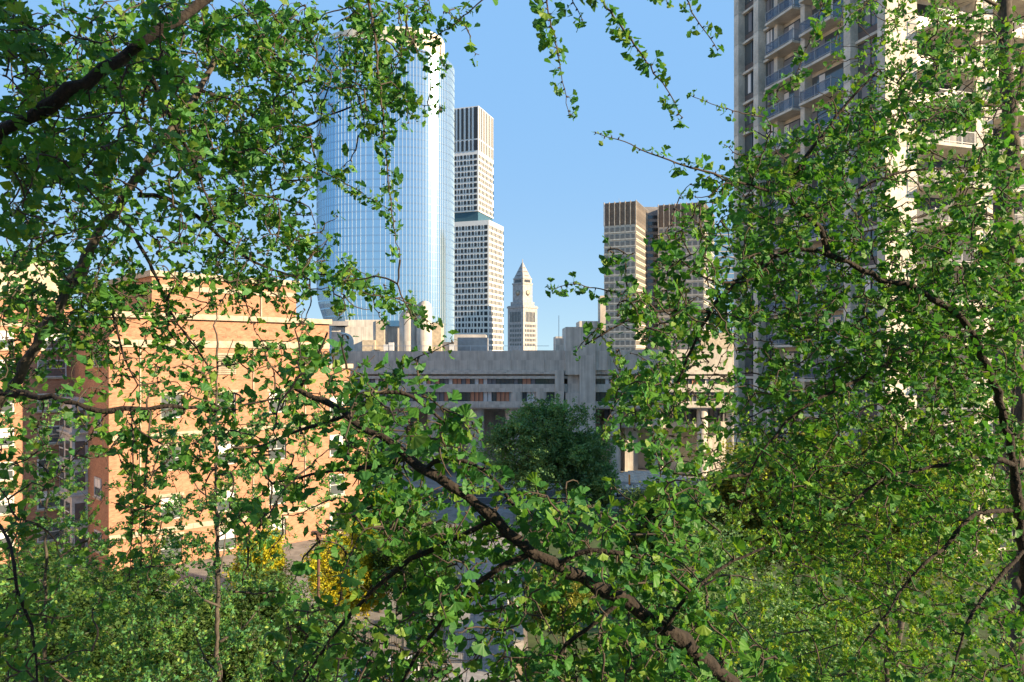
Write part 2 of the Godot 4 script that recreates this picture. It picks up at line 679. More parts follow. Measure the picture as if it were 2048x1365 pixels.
# trees across the street: trunk, limbs to each clump, sprays of leaves round the clumps
func broad_tree(called: String, label: String, base: Vector3, height: float, r: Vector3, clumps: int, per: int, spray: Mesh, spray_s: float, tints: Array, seed_: int, bark := "bark_pale", group := "") -> Node3D:
	rng.seed = seed_
	var T := thing(called, label, "tree", base, 0.0, group)
	var trunk_r := height * 0.017
	var cc := Vector3(0, height - r.y, 0)
	var mb := MB.new()
	var line := smooth_line([Vector3.ZERO, Vector3(rng.randfn() * 0.1, height * 0.25, rng.randfn() * 0.1), Vector3(rng.randfn() * 0.2, height * 0.5, rng.randfn() * 0.2), Vector3(0, height * 0.85, 0)], 0.5, trunk_r * 0.2)
	var rad := PackedFloat32Array()
	for i in line.size(): rad.append(lerpf(trunk_r, trunk_r * 0.25, float(i) / (line.size() - 1)))
	mb.tube(line, rad, 8)
	part("trunk", mb.mesh(), M[bark], T)
	var tr := []
	var col := PackedColorArray()
	for c in clumps:
		var q := Vector3(rng.randfn(), rng.randfn(), rng.randfn()).normalized() * pow(rng.randf(), 0.36)
		q.y = maxf(q.y, -0.62)
		q *= rng.randf_range(0.86, 1.16)
		var at := cc + q * r * 0.84
		var cr := minf(r.x, r.y) * rng.randf_range(0.16, 0.36)
		var start := line[clampi(int((at.y * 0.72 - 0.3) / (height * 0.85) * line.size()), 1, line.size() - 1)]
		var bm := MB.new()
		var bl := smooth_line([start, (start + at) * 0.5 + Vector3(0, -0.06 * height * rng.randf(), 0), at], 0.6, 0.03)
		var br := PackedFloat32Array()
		for i in bl.size(): br.append(lerpf(trunk_r * 0.32, 0.012, float(i) / (bl.size() - 1)))
		bm.tube(bl, br, 5)
		part("branch", bm.mesh(), M[bark], T)
		var tone := 1.0 + 0.22 * rng.randfn()
		for i in per:
			var o := Vector3(rng.randfn(), rng.randfn() * 0.75, rng.randfn()) * cr * 0.62
			var s := spray_s * rng.randf_range(0.7, 1.35)
			tr.append(Transform3D(Basis.from_euler(Vector3(rng.randfn() * 0.5, rng.randf() * TAU, rng.randfn() * 0.5)).scaled(Vector3.ONE * s), at + o))
			var t: Array = tints[rng.randi() % tints.size()]
			var b := tone * (1.0 + 0.15 * rng.randfn())
			col.append(Color(t[0] * b, t[1] * b, t[2] * b))
	many("crown", spray, tr, col, M["leaf_many"], T)
	return T

# ---------------------------------------------------------------- sky, sun, camera
func setup_view() -> void:
	var cam := Camera3D.new()
	cam.name = "camera"
	add_child(cam)
	cam.position = Vector3(0, EYE, 0)
	cam.projection = Camera3D.PROJECTION_FRUSTUM
	cam.near = 0.1
	cam.far = 3000.0
	cam.size = 2.0 * 0.1 * 682.5 / F
	cam.frustum_offset = Vector2(0, 0.1 * (HY - 682.5) / F)
	cam.current = true
	var sky := ProceduralSkyMaterial.new()
	sky.sky_top_color = lin(0.090, 0.181, 0.312)
	sky.sky_horizon_color = lin(0.20, 0.285, 0.322)
	sky.sky_curve = 0.075
	sky.ground_horizon_color = lin(0.22, 0.23, 0.23)
	sky.ground_bottom_color = lin(0.16, 0.16, 0.15)
	sky.sun_angle_max = 34.0
	sky.sun_curve = 0.13
	sky.sky_energy_multiplier = 1.0
	var env := Environment.new()
	env.background_mode = Environment.BG_SKY
	env.sky = Sky.new()
	env.sky.sky_material = sky
	env.tonemap_mode = Environment.TONE_MAPPER_LINEAR
	env.tonemap_exposure = 3.05
	env.sdfgi_enabled = true
	env.ssao_enabled = true
	env.ssil_enabled = true
	var we := WorldEnvironment.new()
	we.name = "world_environment"
	we.environment = env
	add_child(we)
	var sun := DirectionalLight3D.new()
	sun.name = "sun"
	sun.light_color = Color(1.0, 0.89, 0.73)
	sun.light_energy = 1.32
	sun.light_angular_distance = 0.6
	sun.shadow_enabled = true
	add_child(sun)
	var az := deg_to_rad(115.0)       # clockwise from the view direction
	var el := deg_to_rad(22.0)
	var to_sun := Vector3(sin(az) * cos(el), sin(el), -cos(az) * cos(el))
	sun.look_at_from_position(Vector3.ZERO, -to_sun)

# ---------------------------------------------------------------- ground
func sheet(x0: float, x1: float, d0: float, d1: float, y: float) -> Mesh:
	var mb := MB.new()
	mb.quad(Vector3(x0, y, -d0), Vector3(x1, y, -d0), Vector3(x1, y, -d1), Vector3(x0, y, -d1))
	return mb.mesh()

func build_ground() -> void:
	structure("ground", sheet(-1500, 1500, -300, 2500, 0.0), M["soil"], "pale paved ground under and between the trees")
	structure("lawn", sheet(0.9, 60, 8, 79, 0.01), M["lawn"], "green lawn under the trees right of the footpath")
	structure("road", sheet(-120, 120, 81, 90, 0.012), M["asphalt"], "asphalt street crossing in front of the concrete building")
	structure("road_line", sheet(-120, 120, 85.4, 85.55, 0.016), M["road_paint"], "pale painted line along the street")
	for s in [[80.2, 81.0], [90.0, 90.8]]:
		structure("kerb", cbox(Vector3(240, 0.14, 0.3)), M["pavement"], "grey kerb edging the street", Transform3D(Basis(), Vector3(0, 0.07, -(s[0] + s[1]) * 0.5)))
	structure("plaza", sheet(-80, 80, 90.6, 140, 0.13), M["plaza"], "beige paved forecourt at the foot of the concrete building")
	# footpath of separate slabs running away from the viewer
	var path := structure("footpath", sheet(-3.6, 0.1, 20, 79, 0.014), M["pavement"], "concrete footpath running away between fence and low wall")
	rng.seed = 77
	for i in 34:
		var z := 32.0 + i * 1.36
		for j in 2:
			var sl := part("slab", cbox(Vector3(1.28, 0.05, 1.31)), M["path_slab"], path, Transform3D(Basis.from_euler(Vector3(rng.randfn() * 0.002, 0, rng.randfn() * 0.002)), Vector3(-2.95 + j * 1.32, 0.022 + rng.randf() * 0.006, -z)))
			if rng.randf() < 0.3: sl.material_override = M["pavement"]
	structure("car_park", sheet(-40, -3.9, 24, 38.6, 0.008), M["asphalt"], "asphalt car park in front of the iron fence")
	# curved steps on the forecourt
	var st := thing("curved_steps", "half-round concrete steps fanning out on the sunlit forecourt", "steps", Vector3(17.6, 0.13, -99.0))
	for i in 6:
		var pts := PackedVector2Array()
		var r := 5.4 - i * 0.62
		for k in 25:
			var a := PI * k / 24.0
			pts.append(Vector2(-cos(a) * r, sin(a) * r * 0.9))
		var mb := MB.new()
		mb.prism(pts, Vector3(0, 0.075 + i * 0.15, 0), 0.15)
		part("step", mb.mesh(), M["concrete_light"], st)

# ---------------------------------------------------------------- brick apartment building on the left
func brick_window(parent: Node, at: Transform3D, w: float, h: float) -> void:
	var g := group_node("window", parent, at)
	part("pane", cbox(Vector3(w, h, 0.05)), M["window_glass"], g, Transform3D(Basis(), Vector3(0, 0, 0.015)))
	var mb := MB.new()
	for s in [-1, 1]:
		mb.box(Vector3(s * (w * 0.5 + 0.03), 0, 0.03), Vector3(0.1, h + 0.16, 0.1))
		mb.box(Vector3(0, s * (h * 0.5 + 0.03), 0.03), Vector3(w - 0.04, 0.1, 0.1))
	mb.box(Vector3(0, 0.02, 0.03), Vector3(w - 0.04, 0.07, 0.08))
	mb.box(Vector3(0, h * 0.26, 0.03), Vector3(0.05, h * 0.42, 0.07))
	part("frame", mb.mesh(), M["white_paint"], g)
	if rng.randf() < 0.5:
		part("blind", cbox(Vector3(w - 0.1, h * 0.45, 0.02)), M["curtain_white"], g, Transform3D(Basis(), Vector3(0, h * 0.24, 0.045)))
	part("sill", cbox(Vector3(w + 0.35, 0.12, 0.22)), M["limestone"], g, Transform3D(Basis(), Vector3(0, -h * 0.5 - 0.15, 0.06)))

func build_brick() -> void:
	rng.seed = 31
	var th := atan2(0.69, 0.72)
	var B := thing("brick_building", "sunlit orange brick apartment building with pale stone bands behind the left trees", "building", Vector3(-16.35, 0, -67), th)
	# walls
	span_part("wall", Vector3(-18, 0, -16), Vector3(0, 18.95, -0.28), M["brick"], B)
	var cols := [-13.6, -9.3, -4.9]
	var edge := -18.0
	for x in cols:
		span_part("brick_pier", Vector3(edge, 0, -0.28), Vector3(x - 0.78, 18.95, 0), M["brick"], B)
		edge = x + 0.78
		var lo := 0.0
		for y in [1.3, 4.4, 8.2, 12.2]:
			span_part("brick_apron", Vector3(x - 0.78, lo, -0.28), Vector3(x + 0.78, y - 0.9, -0.002), M["brick"], B)
			span_part("lintel", Vector3(x - 0.95, y + 0.9, -0.28), Vector3(x + 0.95, y + 1.15, 0.03), M["limestone"], B)
			lo = y + 1.15
		span_part("brick_apron", Vector3(x - 0.78, lo, -0.28), Vector3(x + 0.78, 18.95, -0.002), M["brick"], B)
	span_part("brick_pier", Vector3(edge, 0, -0.28), Vector3(0, 18.95, 0), M["brick"], B)
	for x in [-15.9, -7.1, -2.4]:
		span_part("downpipe", Vector3(x, 2.9, 0.0), Vector3(x + 0.09, 16.7, 0.09), M["limestone"], B)
	span_part("penthouse_wall", Vector3(-14.8, 18.95, -11), Vector3(-2.83, 22.2, -0.7), M["brick"], B)
	span_part("wing_wall", Vector3(0, 0, -14), Vector3(2.2, 15.0, -0.05), M["brick"], B)
	span_part("wing_wall", Vector3(2.2, 0, -14), Vector3(4.0, 9.0, -0.1), M["brick"], B)
	span_part("wing_wall", Vector3(-46, 0, -24), Vector3(-18, 20.6, -9.3), M["brick"], B)
	# copings and stone bands, each a course of separate stones
	for b in [[-18.25, 0.15, 18.95, 0.42, -0.3, 0.28], [-18.0, 0.0, 16.75, 0.55, -0.1, 0.10], [-18.0, 0.0, 9.9, 0.35, -0.1, 0.08], [-18.0, 0.0, 2.6, 0.4, -0.1, 0.08]]:
		var n := 9
		var w: float = (b[1] - b[0]) / n
		for i in n:
			var x0: float = b[0] + i * w
			span_part("band_stone", Vector3(x0 + 0.01, b[2], b[4]), Vector3(x0 + w - 0.01, b[2] + b[3], b[5]), M["limestone"], B)
	for i in 8:
		var w := 12.4 / 8
		span_part("coping_stone", Vector3(-15.0 + i * w, 22.2, -1.0), Vector3(-15.0 + (i + 1) * w - 0.02, 22.65, -0.45), M["limestone"], B)
		span_part("band_stone", Vector3(-14.8 + i * w * 0.965, 21.2, -1.0), Vector3(-14.8 + (i + 1) * w * 0.965 - 0.02, 21.6, -0.62), M["limestone"], B)
	span_part("coping_stone", Vector3(-15.0, 22.2, -11.2), Vector3(-14.5, 22.65, -1.02), M["limestone"], B)
	span_part("coping_stone", Vector3(-0.05, 15.0, -14), Vector3(2.4, 15.4, 0.15), M["limestone"], B)
	span_part("band_stone", Vector3(0.0, 13.5, -0.2), Vector3(2.22, 13.85, 0.06), M["limestone"], B)
	span_part("coping_stone", Vector3(2.2, 9.0, -14), Vector3(4.2, 9.35, 0.1), M["limestone"], B)
	for i in 10:
		span_part("coping_stone", Vector3(-46.0 + i * 2.78, 20.6, -9.9), Vector3(-46.0 + (i + 1) * 2.78 - 0.02, 21.0, -9.1), M["limestone"], B)
		span_part("band_stone", Vector3(-46.0 + i * 2.78, 18.4, -9.9), Vector3(-46.0 + (i + 1) * 2.78 - 0.02, 18.75, -9.22), M["limestone"], B)
	span_part("roof_pavilion", Vector3(-23.5, 20.6, -15), Vector3(-18.6, 23.9, -10.4), M["limestone"], B)
	# soldier course of darker brick under the main coping
	for i in 30:
		var x0 := -18.0 + i * 0.6
		if i % 2 == 0:
			span_part("brick_panel", Vector3(x0, 17.6, -0.05), Vector3(x0 + 0.34, 17.75, 0.02), M["brick_dark"], B)
			span_part("brick_panel", Vector3(x0 + 0.3, 18.2, -0.05), Vector3(x0 + 0.64, 18.35, 0.02), M["brick_dark"], B)
	# louvre
	var lv := group_node("louvre", B, Transform3D(Basis(), Vector3(-9.3, 16.0 - 0.55, 0.0)))
	part("backing", cbox(Vector3(1.5, 1.7, 0.04)), M["concrete"], lv)
	for i in 11:
		part("slat", cbox(Vector3(1.5, 0.05, 0.14)), M["limestone"], lv, Transform3D(Basis.from_euler(Vector3(0.6, 0, 0)), Vector3(0, -0.78 + i * 0.155, 0.06)))
	# windows of the main front
	for x in [-4.9, -9.3, -13.6]:
		for y in [12.2, 8.2, 4.4, 1.3]:
			brick_window(B, Transform3D(Basis(), Vector3(x, y, -0.24)), 1.44, 1.66)
	for y in [11.6, 8.1, 4.5, 1.2]:
		brick_window(B, Transform3D(Basis(), Vector3(0.8, y, -0.05)), 1.35, 1.7)
	# left wing windows
	for x in [-19.6, -23.2, -26.8, -30.4]:
		for y in [17.35, 15.1, 12.4, 9.8, 7.2, 4.6, 2.0]:
			brick_window(B, Transform3D(Basis(), Vector3(x, y, -9.3)), 1.9, 1.25)
	# shaded end wall with a white bay
	var left := Basis.from_euler(Vector3(0, -PI / 2, 0))
	for y in [16.1, 11.0, 6.2, 2.2]:
		brick_window(B, Transform3D(left, Vector3(-18.0, y, -2.6)), 1.5, 1.3)
	var bay := group_node("bay_window", B, Transform3D(Basis(), Vector3(-18.0, 0, -7.3)))
	span_part("bay_panel", Vector3(-1.1, 0.0, -1.9), Vector3(0, 12.8, 1.9), M["white_paint"], bay)
	for i in 5:
		var y := 1.6 + i * 2.4
		for z in [-1.0, 0.8]:
			span_part("pane", Vector3(-1.16, y - 0.7, z - 0.55), Vector3(-1.08, y + 0.7, z + 0.55), M["window_glass"], bay)
			span_part("glazing_bar", Vector3(-1.19, y - 0.04, z - 0.57), Vector3(-1.15, y + 0.04, z + 0.57), M["white_panel"], bay)
		span_part("ledge", Vector3(-1.3, y - 1.15, -2.05), Vector3(0, y - 1.0, 2.05), M["white_paint"], bay)
		span_part("pane", Vector3(-0.9, y - 0.7, 1.86), Vector3(-0.2, y + 0.7, 1.94), M["window_glass"], bay)
	# roof gutter pipes on the penthouse
	span_part("downpipe", Vector3(-6.1, 19.4, -0.68), Vector3(-6.0, 22.2, -0.6), M["limestone"], B)

# ---------------------------------------------------------------- concrete building across the street
func arch_slab(w: float, h: float, thick: float, r: float) -> Mesh:
	# upright slab whose top right corner is a quarter round
	var prof := PackedVector2Array([Vector2(0, 0), Vector2(w, 0)])
	for k in 9:
		var a := PI * 0.5 * k / 8.0
		prof.append(Vector2(w - r + cos(a) * r, h - r + sin(a) * r))
	prof.append(Vector2(0, h))
	var mb := MB.new()
	var n := prof.size()
	for i in n:
		var a := prof[i]
		var b := prof[(i + 1) % n]
		mb.quad(Vector3(a.x, a.y, 0), Vector3(a.x, a.y, -thick), Vector3(b.x, b.y, -thick), Vector3(b.x, b.y, 0))
	for i in range(1, n - 1):
		mb.tri(Vector3(prof[0].x, prof[0].y, 0), Vector3(prof[i].x, prof[i].y, 0), Vector3(prof[i + 1].x, prof[i + 1].y, 0))
	return mb.mesh()

func round_pillar(r: float, h: float, sides := 20) -> Mesh:
	var mb := MB.new()
	mb.tube(PackedVector3Array([Vector3.ZERO, Vector3(0, h, 0)]), PackedFloat32Array([r, r]), sides)
	return mb.mesh()

func build_concrete() -> void:
	rng.seed = 41
	var B := thing("concrete_building", "long grey concrete office building with ribbon windows and tall pier across the street", "building", Vector3(0, 0, -100))
	span_part("core_wall", Vector3(-22, 0, -16), Vector3(31, 16.4, -7), M["concrete"], B)
	# parapet of cast panels
	for i in 12:
		var x0 := -22.2 + i * 4.42
		span_part("parapet_panel", Vector3(x0, 14.3, -7.0), Vector3(x0 + 4.39, 16.75 + 0.03 * (i % 2) + i * 0.028, 0), M["concrete"], B)
	span_part("coping", Vector3(-22.3, 16.7, -0.9), Vector3(31, 16.82, -0.02), M["concrete_light"], B)
	span_part("ledge", Vector3(-22.2, 13.76, -2), Vector3(31, 14.29, 0.35), M["concrete_light"], B)
	span_part("ledge", Vector3(-22.2, 13.14, -2), Vector3(31, 13.5, 0.22), M["concrete_light"], B)
	span_part("lintel_shadow_gap", Vector3(-22.2, 13.5, -2), Vector3(31, 13.76, -0.5), M["concrete"], B)
	for i in 9:
		var x0 := -22.2 + i * 5.91
		span_part("spandrel_panel", Vector3(x0, 11.36, -2), Vector3(x0 + 5.88, 12.42, 0.18), M["concrete_light"], B)
		span_part("spandrel_panel", Vector3(x0, 9.3, -6.9), Vector3(x0 + 5.88, 10.12, 0.32), M["concrete_light"], B)
	# ribbon windows: panes with curtains, and mullions between
	var curt := [M["curtain_grey"], M["curtain_white"], M["curtain_rust"], M["window_glass"], M["curtain_white"], M["window_glass"]]
	for band in [[12.42, 13.14, -0.08], [10.12, 11.36, -0.12]]:
		var x := -21.8
		var pick := 0
		while x < 30.4:
			if rng.randf() < 0.6: pick = rng.randi() % curt.size()
			if x < -13: pick = 0 if rng.randf() < 0.8 else 1
			if not (x > 5.6 and x < 11.2):
				var m: Material = curt[pick]
				span_part("pane", Vector3(x, band[0], band[2] - 0.1), Vector3(x + 0.52, band[1], band[2]), m, B)
				span_part("mullion", Vector3(x + 0.52, band[0], band[2] - 0.1), Vector3(x + 0.58, band[1], band[2] + 0.16), M["dark_metal"], B)
			x += 0.58
	# rounded bays in the lower band
	for x in [0.6, 3.8]:
		part("round_bay", round_pillar(1.15, 1.24), M["concrete"], B, Transform3D(Basis(), Vector3(x, 10.12, -0.9)))
	# recess behind the columns
	span_part("soffit", Vector3(-22, 9.1, -6.9), Vector3(31, 9.29, 0.1), M["concrete"], B)
	for x in [-20.0, -15.2, -10.3, -4.9, 0.2]:
		part("column", round_pillar(1.15, 9.2), M["concrete"], B, Transform3D(Basis(), Vector3(x, 0, -1.6)))
	for x in [13.9, 19.6, 25.6, 29.6]:
		part("column", round_pillar(0.72, 9.2), M["concrete_light"], B, Transform3D(Basis(), Vector3(x, 0, -0.9)))
	for x in [16.6, 22.4, 28.0]:
		span_part("buttress", Vector3(x - 0.9, 0, -7), Vector3(x + 0.9, 6.4, -4.2), M["concrete_light"], B)
	span_part("gallery_floor", Vector3(12.6, 6.4, -7), Vector3(31, 7.2, -2.2), M["concrete_light"], B)
	for i in 30:
		span_part("pane", Vector3(12.7 + i * 0.6, 7.2, -2.9), Vector3(13.24 + i * 0.6, 9.0, -2.8), M["window_glass"] if i % 3 else M["curtain_grey"], B)
		span_part("mullion", Vector3(13.24 + i * 0.6, 7.2, -2.9), Vector3(13.3 + i * 0.6, 9.0, -2.66), M["dark_metal"], B)
	# tall pier with its notch
	span_part("pier", Vector3(8.9, 0, -6), Vector3(11.0, 20.0, 1.3), M["concrete"], B)
	span_part("pier", Vector3(7.1, 0, -6), Vector3(8.9, 11.3, 1.2), M["concrete"], B)
	span_part("pier", Vector3(7.1, 13.7, -6), Vector3(8.9, 20.0, 1.25), M["concrete"], B)
	span_part("pier_recess", Vector3(7.4, 11.3, -6), Vector3(8.9, 13.7, 0.4), M["concrete"], B)
	span_part("pier_shoulder", Vector3(11.0, 14.3, -6), Vector3(12.6, 19.4, 0.9), M["concrete"], B)
	span_part("pier_fin", Vector3(5.7, 8.7, -2), Vector3(6.9, 14.3, 0.7), M["concrete"], B)
	# round-shouldered stair tower at the left end
	part("stair_tower", arch_slab(1.9, 19.4, 5.0, 1.3), M["concrete"], B, Transform3D(Basis(), Vector3(-24.0, 0, 0.3)))
	# roof clutter
	span_part("roof_hut", Vector3(6.0, 16.8, -5), Vector3(7.4, 18.6, -3), M["concrete_light"], B)
	span_part("roof_hut", Vector3(-8.0, 16.8, -14), Vector3(-3.6, 18.9, -10), M["granite"], B)
	for i in 16:
		var x := -21.0 + i * 2.2
		if x < 5.0 or x > 13.0:
			part("roof_rail_post", round_pillar(0.03, 0.9, 6), M["pale_metal"], B, Transform3D(Basis(), Vector3(x, 16.7, -1.2)))
	span_part("roof_rail", Vector3(-21, 17.5, -1.23), Vector3(5, 17.56, -1.17), M["pale_metal"], B)
	part("antenna", round_pillar(0.04, 3.2, 6), M["steel"], B, Transform3D(Basis(), Vector3(6.5, 18.6, -4)))

	# second concrete block whose roof shows above the first
	var R := thing("concrete_annex", "pale concrete block with curved stair turrets rising behind the long grey building", "building", Vector3(0, 0, -130))
	var s := 130.0 / F
	var X := func(px: float) -> float: return (px - CX) * s
	var Y := func(py: float) -> float: return EYE - (py - HY) * s
	span_part("block_wall", Vector3(X.call(690), 0, -10), Vector3(X.call(770), Y.call(640), 0), M["concrete_light"], R)
	span_part("block_wall", Vector3(X.call(662), 0, -8), Vector3(X.call(700), Y.call(655), -0.4), M["concrete"], R)
	span_part("roof_overhang", Vector3(X.call(655), Y.call(652), -7), Vector3(X.call(698), Y.call(643), 0.5), M["granite"], R)
	span_part("corner_panel", Vector3(X.call(752), 0, -0.5), Vector3(X.call(769), Y.call(642), 0.25), M["limestone"], R)
	span_part("low_parapet", Vector3(X.call(727), 0, 0), Vector3(X.call(752), Y.call(681), 1.2), M["limestone"], R)
	span_part("block_wall", Vector3(X.call(770), 0, -12), Vector3(X.call(800), Y.call(650), -3), M["concrete"], R)
	span_part("skylight", Vector3(X.call(772), Y.call(652), -4), Vector3(X.call(798), Y.call(640), -2.6), M["blue_glass"], R)
	# round turrets with domed tops
	for q in [[818, 618, 1.7, 0.0], [850, 603, 1.35, 1.2]]:
		var mb := MB.new()
		var pts := PackedVector3Array()
		var rad := PackedFloat32Array()
		var top: float = Y.call(q[1])
		pts.append(Vector3(0, 0, 0)); rad.append(q[2])
		for k in 7:
			var a := PI * 0.5 * k / 6.0
			pts.append(Vector3(0, top - q[2] + sin(a) * q[2], 0)); rad.append(maxf(0.02, cos(a) * q[2]))
		mb.tube(pts, rad, 20)
		part("turret", mb.mesh(), M["concrete"], R, Transform3D(Basis(), Vector3(X.call(q[0]), 0, q[3])))
	span_part("block_wall", Vector3(X.call(858), 0, -6), Vector3(X.call(881), Y.call(645), -1), M["limestone"], R)
	span_part("block_wall", Vector3(X.call(881), 0, -9), Vector3(X.call(908), Y.call(684), -2), M["concrete"], R)
	span_part("plant_room", Vector3(X.call(907), 0, -8), Vector3(X.call(971), Y.call(669), -1), M["granite"], R)
	span_part("plant_room", Vector3(X.call(1112), 0, -8), Vector3(X.call(1136), Y.call(673), -1), M["granite"], R)
	span_part("plant_room", Vector3(X.call(1160), 0, -8), Vector3(X.call(1206), Y.call(642), -1), M["concrete"], R)
	span_part("brown_panel", Vector3(X.call(1200), 0, -3), Vector3(X.call(1211), Y.call(592), 0.4), M["tan_panel"], R)
	for q in [[776, 690], [786, 686], [905, 690]]:
		span_part("air_unit", Vector3(X.call(q[0] - 4), Y.call(702), 1.5), Vector3(X.call(q[0] + 5), Y.call(q[1]), 2.6), M["pale_metal"], R)
	# sunlit wall at the right end, past the tower's shade
	span_part("end_wall", Vector3(X.call(1385), 0, -6), Vector3(X.call(1480), Y.call(668), 6), M["limestone"], R)

# ---------------------------------------------------------------- curved glass tower
func plan_point(a: float) -> Vector2:
	var c := cos(a)
	var s := sin(a)
	return Vector2(signf(c) * pow(absf(c), 0.78) * 31.6, signf(s) * pow(absf(s), 0.85) * 21.0)

func tower_point(a: float, y: float) -> Vector3:
	var q := plan_point(a)
	if q.x < 0.0:
		q.x *= 1.0 - 0.20 * (1.0 - smoothstep(22.0, 46.0, y))
	return Vector3(q.x, y, q.y)

func tower_top(x: float) -> float:
	return lerpf(160.5, 149.0, clampf((x + 31.6) / 63.2, 0, 1))

func build_glass_tower() -> void:
	var B := thing("glass_tower", "tall curved blue glass tower with thin white vertical fins and cream crown", "tower", P(772, HY, 348) * Vector3(1, 0, 1), deg_to_rad(-6))
	var N := 116
	var ys := [0.0, 22.0, 28.0, 34.0, 40.0, 46.0, 75.0, 105.0, 135.0]
	var mb := MB.new()
	for i in N:
		var a0 := TAU * i / N
		var a1 := TAU * (i + 1) / N
		for k in ys.size():
			var y0: float = ys[k]
			var p0 := tower_point(a0, y0)
			var p1 := tower_point(a1, y0)
			var t0: float = ys[k + 1] if k + 1 < ys.size() else tower_top(p0.x)
			var t1: float = ys[k + 1] if k + 1 < ys.size() else tower_top(p1.x)
			mb.quad(p1, p0, tower_point(a0, t0), tower_point(a1, t1))
	part("glass_skin", mb.mesh(), M["tower_glass"], B)
	# roof lid
	var lid := MB.new()
	for i in N:
		var p0 := tower_point(TAU * i / N, 140)
		var p1 := tower_point(TAU * (i + 1) / N, 140)
		lid.tri(Vector3(0, 148, 0), Vector3(p1.x, 148, p1.z) * Vector3(0.98, 1, 0.98), Vector3(p0.x, 148, p0.z) * Vector3(0.98, 1, 0.98))
	part("roof", lid.mesh(), M["granite"], B)
	# fins, one at each joint of the visible side
	for i in N:
		var a := TAU * i / N
		if sin(a) < -0.12: continue
		var fm := MB.new()
		var q0 := plan_point(a - 0.01)
		var q1 := plan_point(a + 0.01)
		var tn := Vector3(q1.x - q0.x, 0, q1.y - q0.y).normalized()
		var out := Vector3(tn.z, 0, -tn.x)
		if out.dot(tower_point(a, 80)) < 0: out = -out
		var lastp := Vector3.ZERO
		var ylist := ys.duplicate()
		ylist.append(tower_top(tower_point(a, 140).x) + 0.6)
		for k in ylist.size():
			var p := tower_point(a, ylist[k])
			if k > 0:
				var w := tn * 0.075
				var o := out * 0.10
				fm.quad(lastp - w + o, lastp + w + o, p + w + o, p - w + o)
				fm.quad(lastp + w + o, lastp + w, p + w, p + w + o)
				fm.quad(lastp - w, lastp - w + o, p - w + o, p - w)
			lastp = p
		part("fin", fm.mesh(), M["fin_white"], B)
	# floor edges
	var y := 6.0
	while y < 158.0:
		var rm := MB.new()
		for i in N:
			var a0 := TAU * i / N
			var a1 := TAU * (i + 1) / N
			if sin(a0) < -0.15: continue
			var p0 := tower_point(a0, y) * Vector3(1.003, 1, 1.003)
			var p1 := tower_point(a1, y) * Vector3(1.003, 1, 1.003)
			if y > tower_top(p0.x) - 1.0: continue
			rm.quad(p1, p0, p0 + Vector3(0, 0.62, 0), p1 + Vector3(0, 0.62, 0))
		if rm.v.size() > 0:
			part("floor_band", rm.mesh(), M["tower_glass_dark"], B)
		y += 3.5
	# crown set back behind the slanting top
	var cm := MB.new()
	for i in 64:
		var a0 := TAU * i / 64
		var a1 := TAU * (i + 1) / 64
		var p0 := plan_point(a0) * 0.86
		var p1 := plan_point(a1) * 0.86
		cm.quad(Vector3(p1.x, 146, p1.y), Vector3(p0.x, 146, p0.y), Vector3(p0.x, 161.5, p0.y), Vector3(p1.x, 161.5, p1.y))
		cm.tri(Vector3(0, 161.5, 0), Vector3(p1.x, 161.5, p1.y), Vector3(p0.x, 161.5, p0.y))
	part("crown", cm.mesh(), M["beige_crown"], B)

# windows: the first 300 as parts, the rest as one part
class Lot:
	var tr := []
	var me := []
	var left := 300

func window_to(L: Lot, parent: Node, at: Transform3D, s: Vector3, m: Material) -> void:
	if L.left > 0:
		L.left -= 1
		part("window", cbox(s), m, parent, at)
	else:
		L.tr.append([at, s])

func lot_rest(L: Lot, parent: Node, m: Material) -> void:
	if L.tr.is_empty(): return
	var mb := MB.new()
	for e in L.tr: mb.box(e[0].origin, e[1], e[0].basis)
	var o := part("window_grid", mb.mesh(), m, parent)
	o.set_meta("kind", "stuff")

